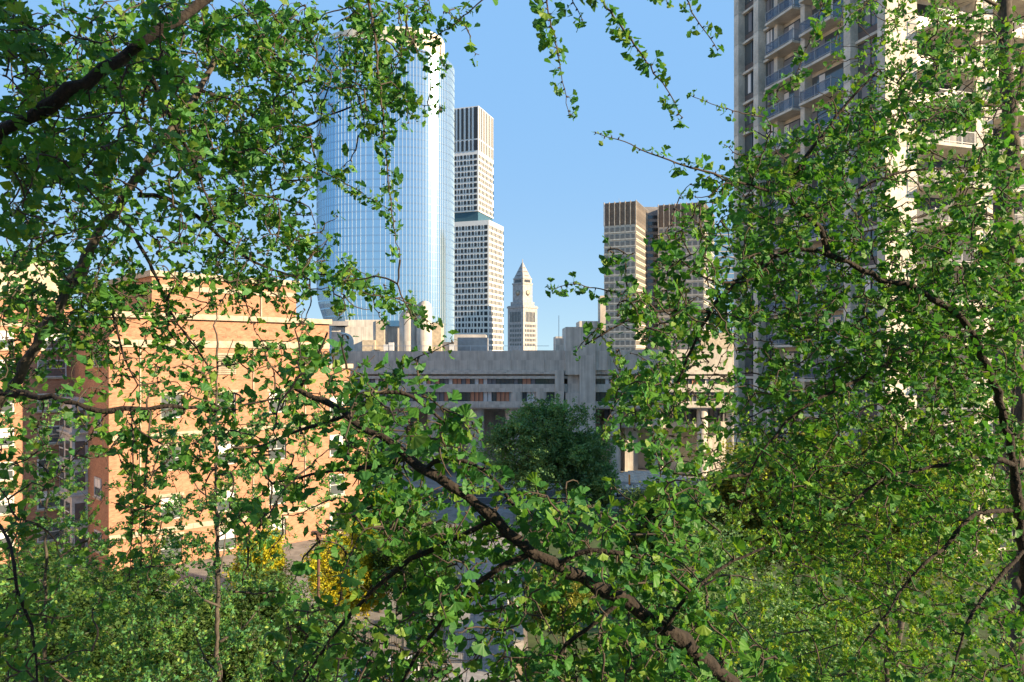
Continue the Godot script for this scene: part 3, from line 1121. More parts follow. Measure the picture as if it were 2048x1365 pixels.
# ---------------------------------------------------------------- white tower with dark windows
func build_white_tower() -> void:
	rng.seed = 51
	var al := deg_to_rad(71)
	# local: origin at the near corner of the lower block, +x along the right face, +z out of the right face... the left face lies at x = 0
	var c := P(978, HY, 418) * Vector3(1, 0, 1)
	var B := thing("white_tower", "white residential tower with dark square windows and glazed waist beside the glass tower", "tower", c, 0.0)
	var rx := Vector3(cos(al), 0, -sin(al))       # along the right face, away
	var lx := Vector3(-sin(al), 0, -cos(al))      # along the left face, away
	var bs := Basis(lx * -1.0, Vector3.UP, (lx * -1.0).cross(Vector3.UP))   # faces the left front
	var s := 418.0 / F
	var Y := func(py: float) -> float: return EYE - (py - HY) * s
	var lo := [Vector3.ZERO, 26.0, 24.0, 0.0, Y.call(440)]
	var up := [P(957, HY, 420) * Vector3(1, 0, 1) - c, 20.0, 24.0, Y.call(421), Y.call(209)]
	var L := Lot.new()
	for blk in [lo, up]:
		var o: Vector3 = blk[0]
		var w: float = blk[1]
		var dp: float = blk[2]
		var y0: float = blk[3]
		var y1: float = blk[4]
		var mid := o + lx * w * 0.5 + rx * dp * 0.5
		var mb := MB.new()
		mb.box(mid + Vector3(0, (y0 + y1) * 0.5, 0), Vector3(w, y1 - y0, dp), Basis(lx, Vector3.UP, rx))
		part("facade", mb.mesh(), M["white_panel"], B)
		# outward normals
		var nl := -rx
		var nr := -lx
		var fh := 3.22
		var rows := int((y1 - y0 - 2.0) / fh)
		for r in rows:
			var y := y0 + 1.9 + r * fh
			var tall := 2.1
			if blk == up and y > Y.call(302): continue
			var k := 0
			var u := 0.9
			while u < w - 1.0:
				var ww: float = [1.3, 0.6, 1.25, 1.25, 0.55][(k + r / 2) % 5]
				if u < 2.6: ww = 1.9
				window_to(L, B, Transform3D(Basis(lx, Vector3.UP, rx), o + lx * (u + ww * 0.5) + nl * 0.05 + Vector3(0, y, 0)), Vector3(ww, tall, 0.3), M["shadow_glass"])
				u += ww + 0.95
				k += 1
			u = 0.6
			k = 0
			while u < dp - 1.2:
				var ww: float = [1.2, 0.8, 1.3][(k + r) % 3]
				window_to(L, B, Transform3D(Basis(rx, Vector3.UP, lx), o + rx * (u + ww * 0.5) + nr * 0.05 + Vector3(0, y, 0)), Vector3(ww, tall, 0.3), M["shadow_glass"])
				u += ww + 1.1
				k += 1
	# tall slots of the crown
	var o2: Vector3 = up[0]
	for e in [[Y.call(274), Y.call(211)], [Y.call(298), Y.call(277)]]:
		var u := 0.5
		var k := 0
		while u < 19.0:
			var ww: float = [2.3, 0.9, 1.4, 1.4, 1.0][k % 5]
			part("tall_window", cbox(Vector3(ww, e[1] - e[0], 0.4)), M["shadow_glass"], B, Transform3D(Basis(lx, Vector3.UP, rx), o2 + lx * (u + ww * 0.5) - rx * 0.06 + Vector3(0, (e[0] + e[1]) * 0.5, 0)))
			u += ww + 1.3
			k += 1
		u = 1.2
		while u < 22.5:
			part("tall_window", cbox(Vector3(1.0, e[1] - e[0], 0.4)), M["shadow_glass"], B, Transform3D(Basis(rx, Vector3.UP, lx), o2 + rx * (u + 0.5) - lx * 0.06 + Vector3(0, (e[0] + e[1]) * 0.5, 0)))
			u += 2.6
	lot_rest(L, B, M["shadow_glass"])
	# glazed waist
	var mb2 := MB.new()
	mb2.box(o2 + lx * 9.5 + rx * 11.5 + lx * 0.6 + rx * 0.8 + Vector3(0, (Y.call(421) + Y.call(440)) * 0.5, 0), Vector3(19, Y.call(421) - Y.call(440) - 0.02, 23), Basis(lx, Vector3.UP, rx))
	part("glazed_waist", mb2.mesh(), M["teal_glass"], B)

# ---------------------------------------------------------------- stone tower with pyramid roof
func build_stone_tower() -> void:
	var d := 900.0
	var s := d / F
	var Y := func(py: float) -> float: return EYE - (py - HY) * s
	var B := thing("stone_tower", "old grey stone tower with stepped shaft and pyramid spire on the skyline", "tower", P(1045, HY, d + 14) * Vector3(1, 0, 1), deg_to_rad(47))
	var blocks := [[25.4, 0.0, Y.call(611)], [27.0, Y.call(616), Y.call(612.5)], [20.5, Y.call(611), Y.call(603)], [16.9, Y.call(603), Y.call(566)], [18.0, Y.call(568), Y.call(565)], [15.6, Y.call(565), Y.call(557)], [16.6, Y.call(557), Y.call(555)]]
	for k in blocks.size():
		var b: Array = blocks[k]
		part("stone_block" if k > 0 else "shaft", cbox(Vector3(b[0], b[2] - b[1], b[0])), M["granite"], B, Transform3D(Basis(), Vector3(0, (b[1] + b[2]) * 0.5, 0)))
	# spire
	var mb := MB.new()
	var h := 7.6
	var y0: float = Y.call(555)
	var tip := Vector3(0, Y.call(520), 0)
	var q := [Vector3(-h, y0, h), Vector3(h, y0, h), Vector3(h, y0, -h), Vector3(-h, y0, -h)]
	for i in 4: mb.tri(q[i], q[(i + 1) % 4], tip)
	part("spire", mb.mesh(), M["granite"], B)
	part("finial", round_pillar(0.5, 3.6, 6), M["granite"], B, Transform3D(Basis(), tip - Vector3(0, 1.2, 0)))
	for f in 4:
		var rt := Basis.from_euler(Vector3(0, f * PI / 2, 0))
		if f == 1 or f == 2: continue      # only the two fronts the street sees
		# colonnade
		for i in 7:
			part("column_opening", cbox(Vector3(1.5, 12.0, 0.5)), M["dark_glass"], B, Transform3D(rt, rt * Vector3(-7.6 + i * 2.53, Y.call(634), 12.72)))
		for r in 5:
			for i in 7:
				part("window", cbox(Vector3(1.6, 3.2, 0.4)), M["dark_glass"], B, Transform3D(rt, rt * Vector3(-8.4 + i * 2.8, Y.call(652 + r * 9.5), 12.7)))
		for i in 6:
			part("belfry_opening", cbox(Vector3(1.3, 3.0, 0.4)), M["dark_glass"], B, Transform3D(rt, rt * Vector3(-4.5 + i * 1.8, Y.call(561), 7.85)))
		for r in 3:
			for i in 4:
				var yy: float = y0 + 3.0 + r * 5.0
				var reach: float = h * (1.0 - (yy - y0) / (tip.y - y0))
				if absf(-3.0 + i * 2.0) < reach - 0.8:
					part("dormer", cbox(Vector3(0.9, 1.4, 0.9)), M["granite_dark"], B, Transform3D(rt, rt * Vector3(-3.0 + i * 2.0, yy, reach)))
		part("clock_face", round_disc(3.4), M["limestone"], B, Transform3D(rt * Basis.from_euler(Vector3(PI / 2, 0, 0)), rt * Vector3(0, Y.call(585), 8.5)))

func round_disc(r: float) -> Mesh:
	var mb := MB.new()
	mb.tube(PackedVector3Array([Vector3.ZERO, Vector3(0, 0.25, 0)]), PackedFloat32Array([r, r]), 20)
	return mb.mesh()

# ---------------------------------------------------------------- tan twin office towers with brown crown
func build_twin(called: String, label: String, px: float, d: float, top: float, wl: float, wr: float) -> void:
	var al := deg_to_rad(68)
	var c := P(px, HY, d) * Vector3(1, 0, 1)
	var B := thing(called, label, "tower", c)
	var rx := Vector3(cos(al), 0, -sin(al))
	var lx := Vector3(-sin(al), 0, -cos(al))
	var s := d / F
	var y1 := EYE - (top - HY) * s
	var yc := y1 - 10.2
	var mid := lx * wl * 0.5 + rx * wr * 0.5
	var mb := MB.new()
	mb.box(mid + Vector3(0, yc * 0.5, 0), Vector3(wl, yc, wr), Basis(lx, Vector3.UP, rx))
	part("facade", mb.mesh(), M["tan_panel"], B)
	mb = MB.new()
	mb.box(mid + Vector3(0, (yc + y1) * 0.5, 0), Vector3(wl - 0.5, y1 - yc, wr - 0.5), Basis(lx, Vector3.UP, rx))
	part("louvre_crown", mb.mesh(), M["brown_louver"], B)
	# piers over the crown and mullion lines
	for e in [[lx, -rx, wl], [rx, -lx, wr]]:
		var dir: Vector3 = e[0]
		var out: Vector3 = e[1]
		var n := int(round(e[2] / 2.45))
		for i in n + 1:
			var u: float = e[2] * i / n
			part("crown_fin", cbox(Vector3(0.34, y1 - yc + 0.5, 0.5)), M["tan_panel"], B, Transform3D(Basis(dir, Vector3.UP, dir.cross(Vector3.UP)), dir * u + out * 0.05 + Vector3(0, (yc + y1) * 0.5 + 0.1, 0)))
	var L := Lot.new()
	var rows := int((yc - 14.0) / 3.15)
	for r in rows:
		var y := yc - 1.9 - r * 3.15
		for e in [[lx, -rx, wl], [rx, -lx, wr]]:
			var dir: Vector3 = e[0]
			var out: Vector3 = e[1]
			var n := int(round(e[2] / 2.45))
			for i in n:
				var u: float = e[2] * (i + 0.5) / n
				window_to(L, B, Transform3D(Basis(dir, Vector3.UP, dir.cross(Vector3.UP)), dir * u + out * -0.02 + Vector3(0, y, 0)), Vector3(e[2] / n - 0.8, 1.75, 0.3), M["office_glass"])
			part("spandrel", cbox(Vector3(e[2] + 0.2, 0.5, 0.5)), M["precast"], B, Transform3D(Basis(dir, Vector3.UP, dir.cross(Vector3.UP)), dir * e[2] * 0.5 + Vector3(0, y - 1.35, 0) + out * 0.02))
	lot_rest(L, B, M["office_glass"])
	for q in [[0.2, 2.2], [0.75, 4.6]]:
		part("roof_mast", round_pillar(0.06, q[1], 5), M["steel"], B, Transform3D(Basis(), mid + lx * (q[0] - 0.5) * wl + Vector3(0, y1, 0)))

# ---------------------------------------------------------------- apartment tower on the right
func build_apartments() -> void:
	rng.seed = 61
	var th := deg_to_rad(17.45)
	var B := thing("apartment_tower", "tall beige apartment tower with stacked balconies behind the right trees", "building", Vector3(28, 0, -56.2), th)
	var top := 62.0
	span_part("core_wall", Vector3(1.5, 0, -19.4), Vector3(33, top, -1.0), M["precast"], B)
	# piers, each of storey-high cast panels with a joint between
	var fins := [[0.0, 1.5, -19.5, -18.75], [0.0, 1.5, -16.3, -15.55], [0.75, 1.5, -14.2, -13.7], [0.75, 1.5, -10.5, -9.95], [0.0, 1.5, -4.35, -3.6], [0.0, 1.5, -0.8, 0.0]]
	var n := 20
	for k in n:
		var y := 2.0 + k * 3.0
		for f in fins:
			if k == 0: span_part("pier_panel", Vector3(f[0], 0, f[2]), Vector3(f[1], 1.98, f[3]), M["precast"], B)
			span_part("pier_panel", Vector3(f[0], y, f[2]), Vector3(f[1], y + 2.975, f[3]), M["precast"], B)
		# window strips of the left side
		for w in [[-18.75, -16.3, 0.75], [-15.55, -14.2, 0.85], [-3.6, -0.8, 0.75]]:
			var g := group_node("window", B, Transform3D(Basis(), Vector3(0, y, 0)))
			span_part("pane", Vector3(w[2], 0.85, w[0]), Vector3(w[2] + 0.1, 2.9, w[1]), M["window_glass"], g)
			if rng.randf() < 0.75:
				var z0: float = lerpf(w[0], w[1], rng.randf_range(0.05, 0.4))
				span_part("curtain", Vector3(w[2] - 0.015, 0.95, z0), Vector3(w[2] + 0.02, 2.8, minf(w[1] - 0.1, z0 + rng.randf_range(0.4, 1.3))), M["curtain_grey"] if rng.randf() < 0.7 else M["curtain_white"], g)
			span_part("frame", Vector3(w[2] - 0.06, 0.85, (w[0] + w[1]) * 0.5 - 0.035), Vector3(w[2] + 0.06, 2.9, (w[0] + w[1]) * 0.5 + 0.035), M["dark_metal"], g)
			span_part("spandrel", Vector3(w[2] + 0.02, 0.14, w[0]), Vector3(w[2] + 0.6, 0.85, w[1]), M["spandrel_brown"], g)
			span_part("sill", Vector3(w[2] - 0.3, -0.08, w[0]), Vector3(1.5, 0.14, w[1]), M["precast"], g)
		# doors behind the balconies
		for z in [[-13.6, -10.7], [-9.8, -6.0]]:
			span_part("balcony_door", Vector3(1.42, y + 0.12, z[0]), Vector3(1.52, y + 2.55, z[1]), M["window_glass"], B)
			for q in 4:
				if rng.randf() < 0.55:
					var z0 := lerpf(z[0], z[1], q / 4.0)
					span_part("door_curtain", Vector3(1.38, y + 0.2, z0), Vector3(1.43, y + 2.4, z0 + 0.7), M["curtain_grey"] if rng.randf() < 0.6 else M["curtain_white"], B)
		for z in [[-14.5, -10.63], [-9.71, -5.83]]:
			balcony(B, Transform3D(Basis.from_euler(Vector3(0, -PI / 2, 0)), Vector3(1.5, y, (z[0] + z[1]) * 0.5)), z[1] - z[0], 1.5)
		# front side
		for w in [[0.8, 3.0], [8.9, 10.6], [16.6, 18.4], [24.6, 26.6], [31.6, 33.0]]:
			span_part("front_panel", Vector3(w[0], y, -1.0), Vector3(w[1], y + 2.975, -0.02), M["precast"], B)
		for x in [3.1, 10.7, 18.5, 26.7]:
			span_part("balcony_door", Vector3(x + 0.8, y + 0.12, -1.05), Vector3(x + 4.9, y + 2.5, -0.93), M["shadow_glass"], B)
			for q in 3:
				if rng.randf() < 0.5:
					span_part("door_curtain", Vector3(x + 1.0 + q * 1.3, y + 0.2, -0.95), Vector3(x + 1.9 + q * 1.3, y + 2.4, -0.9), M["curtain_grey"], B)
			balcony(B, Transform3D(Basis(), Vector3(x + 2.9, y, -1.0)), 5.2, 2.3, false)
	span_part("roof_parapet", Vector3(-0.1, top, -19.6), Vector3(33.1, top + 1.1, 0.1), M["precast"], B)

func balcony(parent: Node, at: Transform3D, w: float, dp: float, glazed := true) -> void:
	var g := group_node("balcony", parent, at)
	part("slab", cbox(Vector3(w, 0.2, dp)), M["precast"], g, Transform3D(Basis(), Vector3(0, 0, dp * 0.5)))
	span_part("slab_edge", Vector3(-w * 0.5 - 0.02, -0.1, dp), Vector3(w * 0.5 + 0.02, 0.12, dp + 0.04), M["precast"], g)
	var mb := MB.new()
	for y in [0.28, 1.12]:
		mb.box(Vector3(0, y, dp - 0.06), Vector3(w, 0.05, 0.05))
		for s in [-1, 1]:
			mb.box(Vector3(s * (w * 0.5 - 0.05), y, dp * 0.5), Vector3(0.05, 0.05, dp - 0.2))
	var k := int(w / 1.3)
	for i in k + 1:
		mb.box(Vector3(-w * 0.5 + 0.05 + (w - 0.1) * i / k, 0.66, dp - 0.06), Vector3(0.06, 1.12, 0.06))
	part("railing", mb.mesh(), M["steel"], g)
	var pm := MB.new()
	var bars := int(w / 0.13)
	for i in bars:
		pm.box(Vector3(-w * 0.5 + 0.1 + (w - 0.2) * i / (bars - 1), 0.7, dp - 0.06), Vector3(0.02, 0.84, 0.02))
	part("balusters", pm.mesh(), M["rail_metal"], g)
	if glazed: part("pane", cbox(Vector3(w - 0.12, 0.8, 0.012)), M["rail_pane"], g, Transform3D(Basis(), Vector3(0, 0.7, dp - 0.1)))

# ---------------------------------------------------------------- small things
func car(called: String, label: String, at: Vector3, turn: float, paint: String) -> void:
	var C := thing(called, label, "car", at, turn, "cars by the fence" if at.z > -60 else "")
	# side outline of the body (x forward), then the cabin
	var low := [[-2.15, 0.32], [2.1, 0.32], [2.2, 0.55], [2.12, 0.78], [1.2, 0.92], [-1.75, 0.98], [-2.15, 0.9], [-2.2, 0.6]]
	var cab := [[-1.7, 0.96], [1.05, 0.92], [0.35, 1.42], [-0.9, 1.46], [-1.35, 1.32]]
	part("body", outline(low, 0.88, 0.84), M[paint], C)
	part("cabin_glass", outline(cab, 0.80, 0.62), M["dark_glass"], C)
	part("roof", outline([[-1.0, 1.44], [0.36, 1.40], [0.2, 1.48], [-0.85, 1.5]], 0.63, 0.58), M[paint], C)
	for x in [-1.35, 1.35]:
		for z in [-0.82, 0.82]:
			var w := group_node("wheel", C, Transform3D(Basis.from_euler(Vector3(PI / 2, 0, 0)), Vector3(x, 0.33, z - 0.1)))
			part("tyre", round_disc_h(0.33, 0.2), M["tyre"], w)
			part("rim", round_disc_h(0.2, 0.23), M["pale_metal"], w)
	for z in [-0.62, 0.62]:
		part("headlight", cbox(Vector3(0.08, 0.14, 0.32)), M["lamp_clear"], C, Transform3D(Basis(), Vector3(2.15, 0.68, z)))
		part("tail_light", cbox(Vector3(0.08, 0.16, 0.28)), M["lamp_red"], C, Transform3D(Basis(), Vector3(-2.16, 0.78, z)))

func round_disc_h(r: float, h: float) -> Mesh:
	var mb := MB.new()
	mb.tube(PackedVector3Array([Vector3.ZERO, Vector3(0, h, 0)]), PackedFloat32Array([r, r]), 18)
	return mb.mesh()

# a closed side outline (x, y) given a half width below and a narrower one above
func outline(q: Array, hw0: float, hw1: float) -> Mesh:
	var mb := MB.new()
	var ylo := 1e9
	var yhi := -1e9
	for e in q:
		ylo = minf(ylo, e[1]); yhi = maxf(yhi, e[1])
	var a := []
	var b := []
	for e in q:
		var hw := lerpf(hw0, hw1, (e[1] - ylo) / maxf(yhi - ylo, 0.01))
		a.append(Vector3(e[0], e[1], hw)); b.append(Vector3(e[0], e[1], -hw))
	var n := q.size()
	for i in n:
		var j := (i + 1) % n
		mb.quad(a[i], b[i], b[j], a[j])
	for i in range(1, n - 1):
		mb.tri(a[0], a[i], a[i + 1])
		mb.tri(b[0], b[i + 1], b[i])
	return mb.mesh()

func build_small() -> void:
	# iron fence with post, rails and pickets
	var fe := thing("iron_fence", "dark iron picket fence between the car park and the trees", "fence", Vector3(-22, 0, -39))
	for i in 11:
		part("post", cbox(Vector3(0.1, 1.9, 0.1)), M["dark_metal"], fe, Transform3D(Basis(), Vector3(i * 2.04, 0.95, 0)))
		part("post_cap", cbox(Vector3(0.14, 0.05, 0.14)), M["dark_metal"], fe, Transform3D(Basis(), Vector3(i * 2.04, 1.925, 0)))
	for i in 10:
		for y in [0.2, 1.7]:
			part("rail", cbox(Vector3(1.94, 0.05, 0.04)), M["dark_metal"], fe, Transform3D(Basis(), Vector3(i * 2.04 + 1.02, y, 0)))
	var pk := MB.new()
	for i in 165: pk.box(Vector3(0.12 + i * 0.123, 0.95, 0), Vector3(0.018, 1.6, 0.018))
	part("pickets", pk.mesh(), M["dark_metal"], fe).set_meta("kind", "stuff")
	# low wall beside the path
	var w := thing("low_wall", "low tan wall running along the right of the footpath", "wall", Vector3(0.35, 0, -44))
	for i in 14:
		part("wall_block", cbox(Vector3(0.4, 1.15, 1.46)), M["tan_wall"], w, Transform3D(Basis(), Vector3(0, 0.575, 6.0 - i * 1.48)))
		part("cap_stone", cbox(Vector3(0.52, 0.1, 1.47)), M["limestone"], w, Transform3D(Basis(), Vector3(0, 1.2, 6.0 - i * 1.48)))
	# pale slim lamp beside the low wall
	var l := thing("path_lamp", "slim pale grey lamp post standing by the low tan wall", "lamp post", Vector3(-0.25, 0, -44))
	part("base", round_pillar(0.22, 0.14, 12), M["pale_metal"], l)
	part("pole", round_pillar(0.07, 4.6, 10), M["pale_metal"], l)
	part("lamp_head", cbox(Vector3(0.5, 0.1, 0.3)), M["pale_metal"], l, Transform3D(Basis(), Vector3(-0.15, 4.62, 0)))
	# tall post with a flat rust coloured head
	var t := thing("street_lamp", "tall street lamp with flat rusty T-shaped head before the yellow tree", "lamp post", P(637, HY, 38) * Vector3(1, 0, 1))
	part("pole", round_pillar(0.075, 7.1, 10), M["rust_post"], t)
	part("lamp_head", cbox(Vector3(0.72, 0.16, 0.3)), M["rust_post"], t, Transform3D(Basis(), Vector3(0, 7.1, 0)))
	part("collar", round_pillar(0.13, 0.3, 10), M["rust_post"], t, Transform3D(Basis(), Vector3(0, 6.75, 0)))
	# twin-armed lamp on the street
	var tw := thing("twin_lamp", "white twin-armed street lamp in front of the forecourt", "lamp post", P(1265, HY, 69) * Vector3(1, 0, 1))
	part("pole", round_pillar(0.07, 4.2, 10), M["white_panel"], tw)
	for s in [-1, 1]:
		var mb := MB.new()
		var pts := PackedVector3Array()
		var rad := PackedFloat32Array()
		for k in 8:
			var a := PI * 0.5 * k / 7.0
			pts.append(Vector3(s * 0.5 * sin(a), 3.6 + 0.5 * (1.0 - cos(a)), 0)); rad.append(0.035)
		mb.tube(pts, rad, 6)
		part("arm", mb.mesh(), M["white_panel"], tw)
		part("lamp_head", round_pillar(0.2, 0.16, 12), M["white_panel"], tw, Transform3D(Basis(), Vector3(s * 0.5, 4.1, 0)))
	# traffic post
	var o := thing("orange_post", "short orange warning post by the curved steps", "post", P(1259, HY, 93) * Vector3(1, 0, 1))
	part("shaft", round_pillar(0.12, 1.3, 10), M["orange"], o, Transform3D(Basis(), Vector3(0, 0.13, 0)))
	part("foot", round_pillar(0.26, 0.08, 10), M["dark_metal"], o, Transform3D(Basis(), Vector3(0, 0.13, 0)))
	# cars
	car("parked_car", "silver car on the street beside the round dark tree", P(1205, HY, 86.5) * Vector3(1, 0, 1) + Vector3(0, 0.012, 0), 0.0, "car_silver")
	car("parked_car", "white car parked nearest the footpath behind the iron fence", Vector3(-5.6, 0.01, -36.2), PI / 2, "car_white")
	car("parked_car", "blue car parked beside the white car at the iron fence", Vector3(-8.3, 0.01, -36.3), PI / 2, "car_blue")
	car("parked_car", "silver car parked between the blue car and leftmost white car", Vector3(-11.4, 0.01, -36.1), PI / 2, "car_silver")
	car("parked_car", "leftmost white car parked at the iron fence", Vector3(-14.4, 0.01, -36.3), -PI / 2, "car_white")

# the building the picture is taken from, behind and to both sides of the viewer; its shade lies on the near trees
func build_behind() -> void:
	var B := thing("apartment_block", "pale apartment block at the viewpoint, shading the near trees", "building", Vector3(0, 0, 6.0))
	span_part("wall", Vector3(-34, 0, 0), Vector3(18.0, 30, 16), M["precast"], B)
	var S := thing("apartment_row", "long pale apartment row facing the street beyond the left edge", "building", Vector3(-64, 0, -15))
	span_part("wall", Vector3(-14, 0, -66), Vector3(0, 42, 0), M["precast"], S)
	for k in 13:
		for i in 12:
			span_part("window", Vector3(-0.02, 1.2 + k * 3.1, -4.4 - i * 5.2), Vector3(0.06, 2.9 + k * 3.1, -2.6 - i * 5.2), M["window_glass"], S)
	for k in 9:
		for i in 9:
			span_part("window", Vector3(-31 + i * 5.6, 1.2 + k * 3.0, -0.06), Vector3(-29 + i * 5.6, 2.9 + k * 3.0, 0.02), M["window_glass"], B)

# ---------------------------------------------------------------- near ginkgo trees
var small_leaf: ArrayMesh

# how much of each 64 x 64 pixel cell near leaves cover, read off the photograph
const NEAR_L := {
	0: "8537999988475330", 1: "8689999998578420", 2: "7899888788677100", 3: "8998897787466100",
	4: "8988799976001000", 5: "8888666876200000", 6: "8887765775100000", 7: "7898654665300000",
	8: "6897466657530000", 9: "7897563223246000", 10: "7766543122000000", 11: "8545543221000000",
	12: "6344444331000000", 13: "5323444331000000", 14: "4222444331000000", 15: "4222333331000000",
	16: "5211211110000000", 17: "5211211000000000", 18: "5211100000000000", 19: "5211000000000000",
	20: "6321000000000000", 21: "6432000000000000"}
const NEAR_C := {   # columns 7 to 23
	10: "01530000000000000", 11: "02873000000000000", 12: "14568743000000000", 13: "23379974100000000",
	14: "22249877200000000", 15: "33348888655347900", 16: "24325887799878700", 17: "12215798888887630",
	18: "12336899888888752", 19: "02567897688889863", 20: "03667885588888875", 21: "04767885688888875"}
const NEAR_R := {   # columns 18 to 31
	0: "00000000002554", 1: "00000000004765", 2: "00000000005555", 3: "00000024688776",
	4: "00000478885566", 5: "00014899863666", 6: "00166888763687", 7: "02376998878999",
	8: "02588997788989", 9: "16899998799989", 10: "04787488899988", 11: "16884586899998",
	12: "05764698888888", 13: "04754776788888", 14: "01667886678788",	15: "00000077666677", 16: "00000056545566", 17: "00000035434455", 18: "00000023433456", 19: "00000013333456",
	20: "00000013324567", 21: "00000013324567"}
const NEAR_R2 := {   # columns 26 to 31
	0: "355643", 1: "466534", 2: "565552", 3: "555553", 4: "444435", 5: "323434", 6: "323443", 7: "233443", 8: "233333", 9: "333333", 10: "333333", 11: "233333"}
const MID_1 := {
	12: "23100", 13: "35410", 14: "45531", 15: "77653", 16: "88875", 17: "99986", 18: "99997", 19: "99998", 20: "99998", 21: "99999"}
const MID_2 := {   # columns 4 to 11
	11: "00130000", 12: "34567642", 13: "57888754", 14: "68888763", 15: "68887432", 16: "68886211", 17: "68875211",
	18: "78887421", 19: "88888753", 20: "88889753", 21: "88888753"}
const MID_R := {   # columns 21 to 31, sunlit trees behind the right ones
	12: "01123445566", 13: "12345667777", 14: "23456788888", 15: "34567999999", 16: "45678999999", 17: "45679999998",
	18: "45678999987", 19: "45678999877", 20: "45678888777", 21: "45678887777"}

func build_left_ginkgo() -> void:
	rng.seed = 101
	var base := P(-520, HY, 4.4)
	base.y = 0
	var T := new_tree("ginkgo_tree", "large near ginkgo at the left with thick slanting limbs and fan leaves", base)
	T.bark = M["bark"]
	limb3(T, "trunk", [base, base + Vector3(0.05, 8, 0), base + Vector3(0.1, 14, 0.1), base + Vector3(0.15, 22, 0)], 0.24, 0.10, 10, false)
	T.shown.append([[[-510, 640, 4.3], [-200, 420, 3.6], [-20, 285, 3.1], [100, 205, 3.0], [210, 135, 3.0], [330, 60, 3.1], [420, -10, 3.2], [560, -110, 3.3]], 22.0])
	limb(T, "branch", [[-510, 640, 4.3], [-200, 420, 3.6], [-20, 285, 3.1], [100, 205, 3.0], [210, 135, 3.0], [330, 60, 3.1], [420, -10, 3.2], [560, -110, 3.3]], 0.046, 0.018)
	T.shown.append([[[-500, 1250, 4.4], [-180, 940, 4.5], [0, 800, 4.5], [90, 655, 4.5], [180, 505, 4.6], [240, 405, 4.6], [310, 300, 4.6], [375, 215, 4.7], [430, 120, 4.8]], 22.0])
	T.bark = M["bark_pale"]
	limb(T, "branch", [[-500, 1250, 4.4], [-180, 940, 4.5], [0, 800, 4.5], [90, 655, 4.5], [180, 505, 4.6], [240, 405, 4.6], [310, 300, 4.6], [375, 215, 4.7], [430, 120, 4.8]], 0.052, 0.018)
	T.bark = M["bark"]
	T.shown.append([[[-500, 800, 4.3], [-150, 770, 3.8], [40, 790, 3.5], [130, 800, 3.4], [200, 822, 3.4], [280, 818, 3.4], [370, 812, 3.45], [460, 830, 3.5]], 22.0])
	limb(T, "branch", [[-500, 800, 4.3], [-150, 770, 3.8], [40, 790, 3.5], [130, 800, 3.4], [200, 822, 3.4], [280, 818, 3.4], [370, 812, 3.45], [460, 830, 3.5]], 0.032, 0.008)
	limb(T, "branch", [[275, 390, 4.6], [330, 395, 4.7], [390, 430, 4.8], [470, 500, 4.9], [560, 545, 5.0], [680, 565, 5.0]], 0.016, 0.004)
	limb(T, "branch", [[300, 150, 3.1], [340, 230, 3.3], [390, 330, 3.5], [430, 440, 3.6]], 0.012, 0.004)
	limb(T, "branch", [[400, 180, 4.7], [480, 215, 4.9], [570, 260, 5.0], [660, 230, 5.1], [760, 190, 5.0]], 0.014, 0.004)
	limb(T, "branch", [[520, -100, 3.3], [640, -60, 3.6], [740, -40, 3.7], [880, -30, 3.8], [1000, -40, 3.8]], 0.018, 0.007)
	limb(T, "branch", [[150, 560, 4.5], [210, 580, 4.3], [228, 640, 4.1], [250, 720, 4.0], [275, 770, 4.0]], 0.012, 0.004)
	limb(T, "branch", [[255, 450, 4.6], [300, 530, 4.4], [350, 640, 4.2], [395, 700, 4.1], [430, 760, 4.0]], 0.011, 0.004)
	limb(T, "branch", [[-300, 1100, 4.4], [-60, 1040, 3.4], [15, 1080, 3.1], [35, 1180, 3.0], [60, 1250, 3.0], [78, 1380, 2.9]], 0.012, 0.005)
	# hanging and reaching twigs
	strand(T, [[735, -10, 3.7], [748, 60, 3.65], [757, 150, 3.6], [766, 250, 3.6], [775, 350, 3.55], [786, 440, 3.5], [800, 520, 3.5]], 1.5, 0.008)
	strand(T, [[975, -10, 3.8], [930, 30, 3.85], [890, 62, 3.9], [845, 78, 3.95], [800, 90, 4.0]], 1.3, 0.005)
	strand(T, [[845, -10, 3.8], [850, 10, 3.8], [820, 25, 3.85]], 0.8, 0.004)
	strand(T, [[570, 290, 5.0], [630, 335, 4.9], [690, 365, 4.8], [745, 400, 4.7], [790, 425, 4.6]], 1.7, 0.006)
	strand(T, [[760, 190, 5.0], [820, 205, 4.9], [880, 215, 4.8]], 1.2, 0.005)
	strand(T, [[600, 545, 5.0], [700, 560, 4.9], [770, 590, 4.7], [830, 625, 4.5], [868, 650, 4.3]], 1.5, 0.006)
	strand(T, [[470, 380, 4.9], [540, 420, 4.8], [600, 470, 4.7], [650, 520, 4.6]], 1.4, 0.006)
	strand(T, [[480, 550, 4.6], [490, 600, 4.2], [510, 660, 4.0], [535, 700, 3.9]], 0.35, 0.006)
	strand(T, [[545, 560, 4.4], [560, 600, 4.2], [580, 640, 4.1]], 1.0, 0.005)
	strand(T, [[262, 822, 3.4], [266, 900, 3.3], [265, 990, 3.3], [262, 1070, 3.2], [258, 1160, 3.2]], 0.8, 0.005)
	strand(T, [[300, 820, 3.4], [292, 930, 3.3], [290, 1020, 3.3], [282, 1110, 3.25], [274, 1190, 3.2]], 0.7, 0.005)
	strand(T, [[215, 825, 3.4], [160, 900, 3.5], [90, 980, 3.6]], 0.5, 0.004)
	fill(T, NEAR_L, 0, func(c, r):
		if r >= 12: return rng.randf_range(3.0, 3.9)
		if c < 6 and r < 8: return rng.randf_range(2.7, 4.4)
		return rng.randf_range(3.6, 5.3), 13, 0.14, 1.6)
	finish(T)

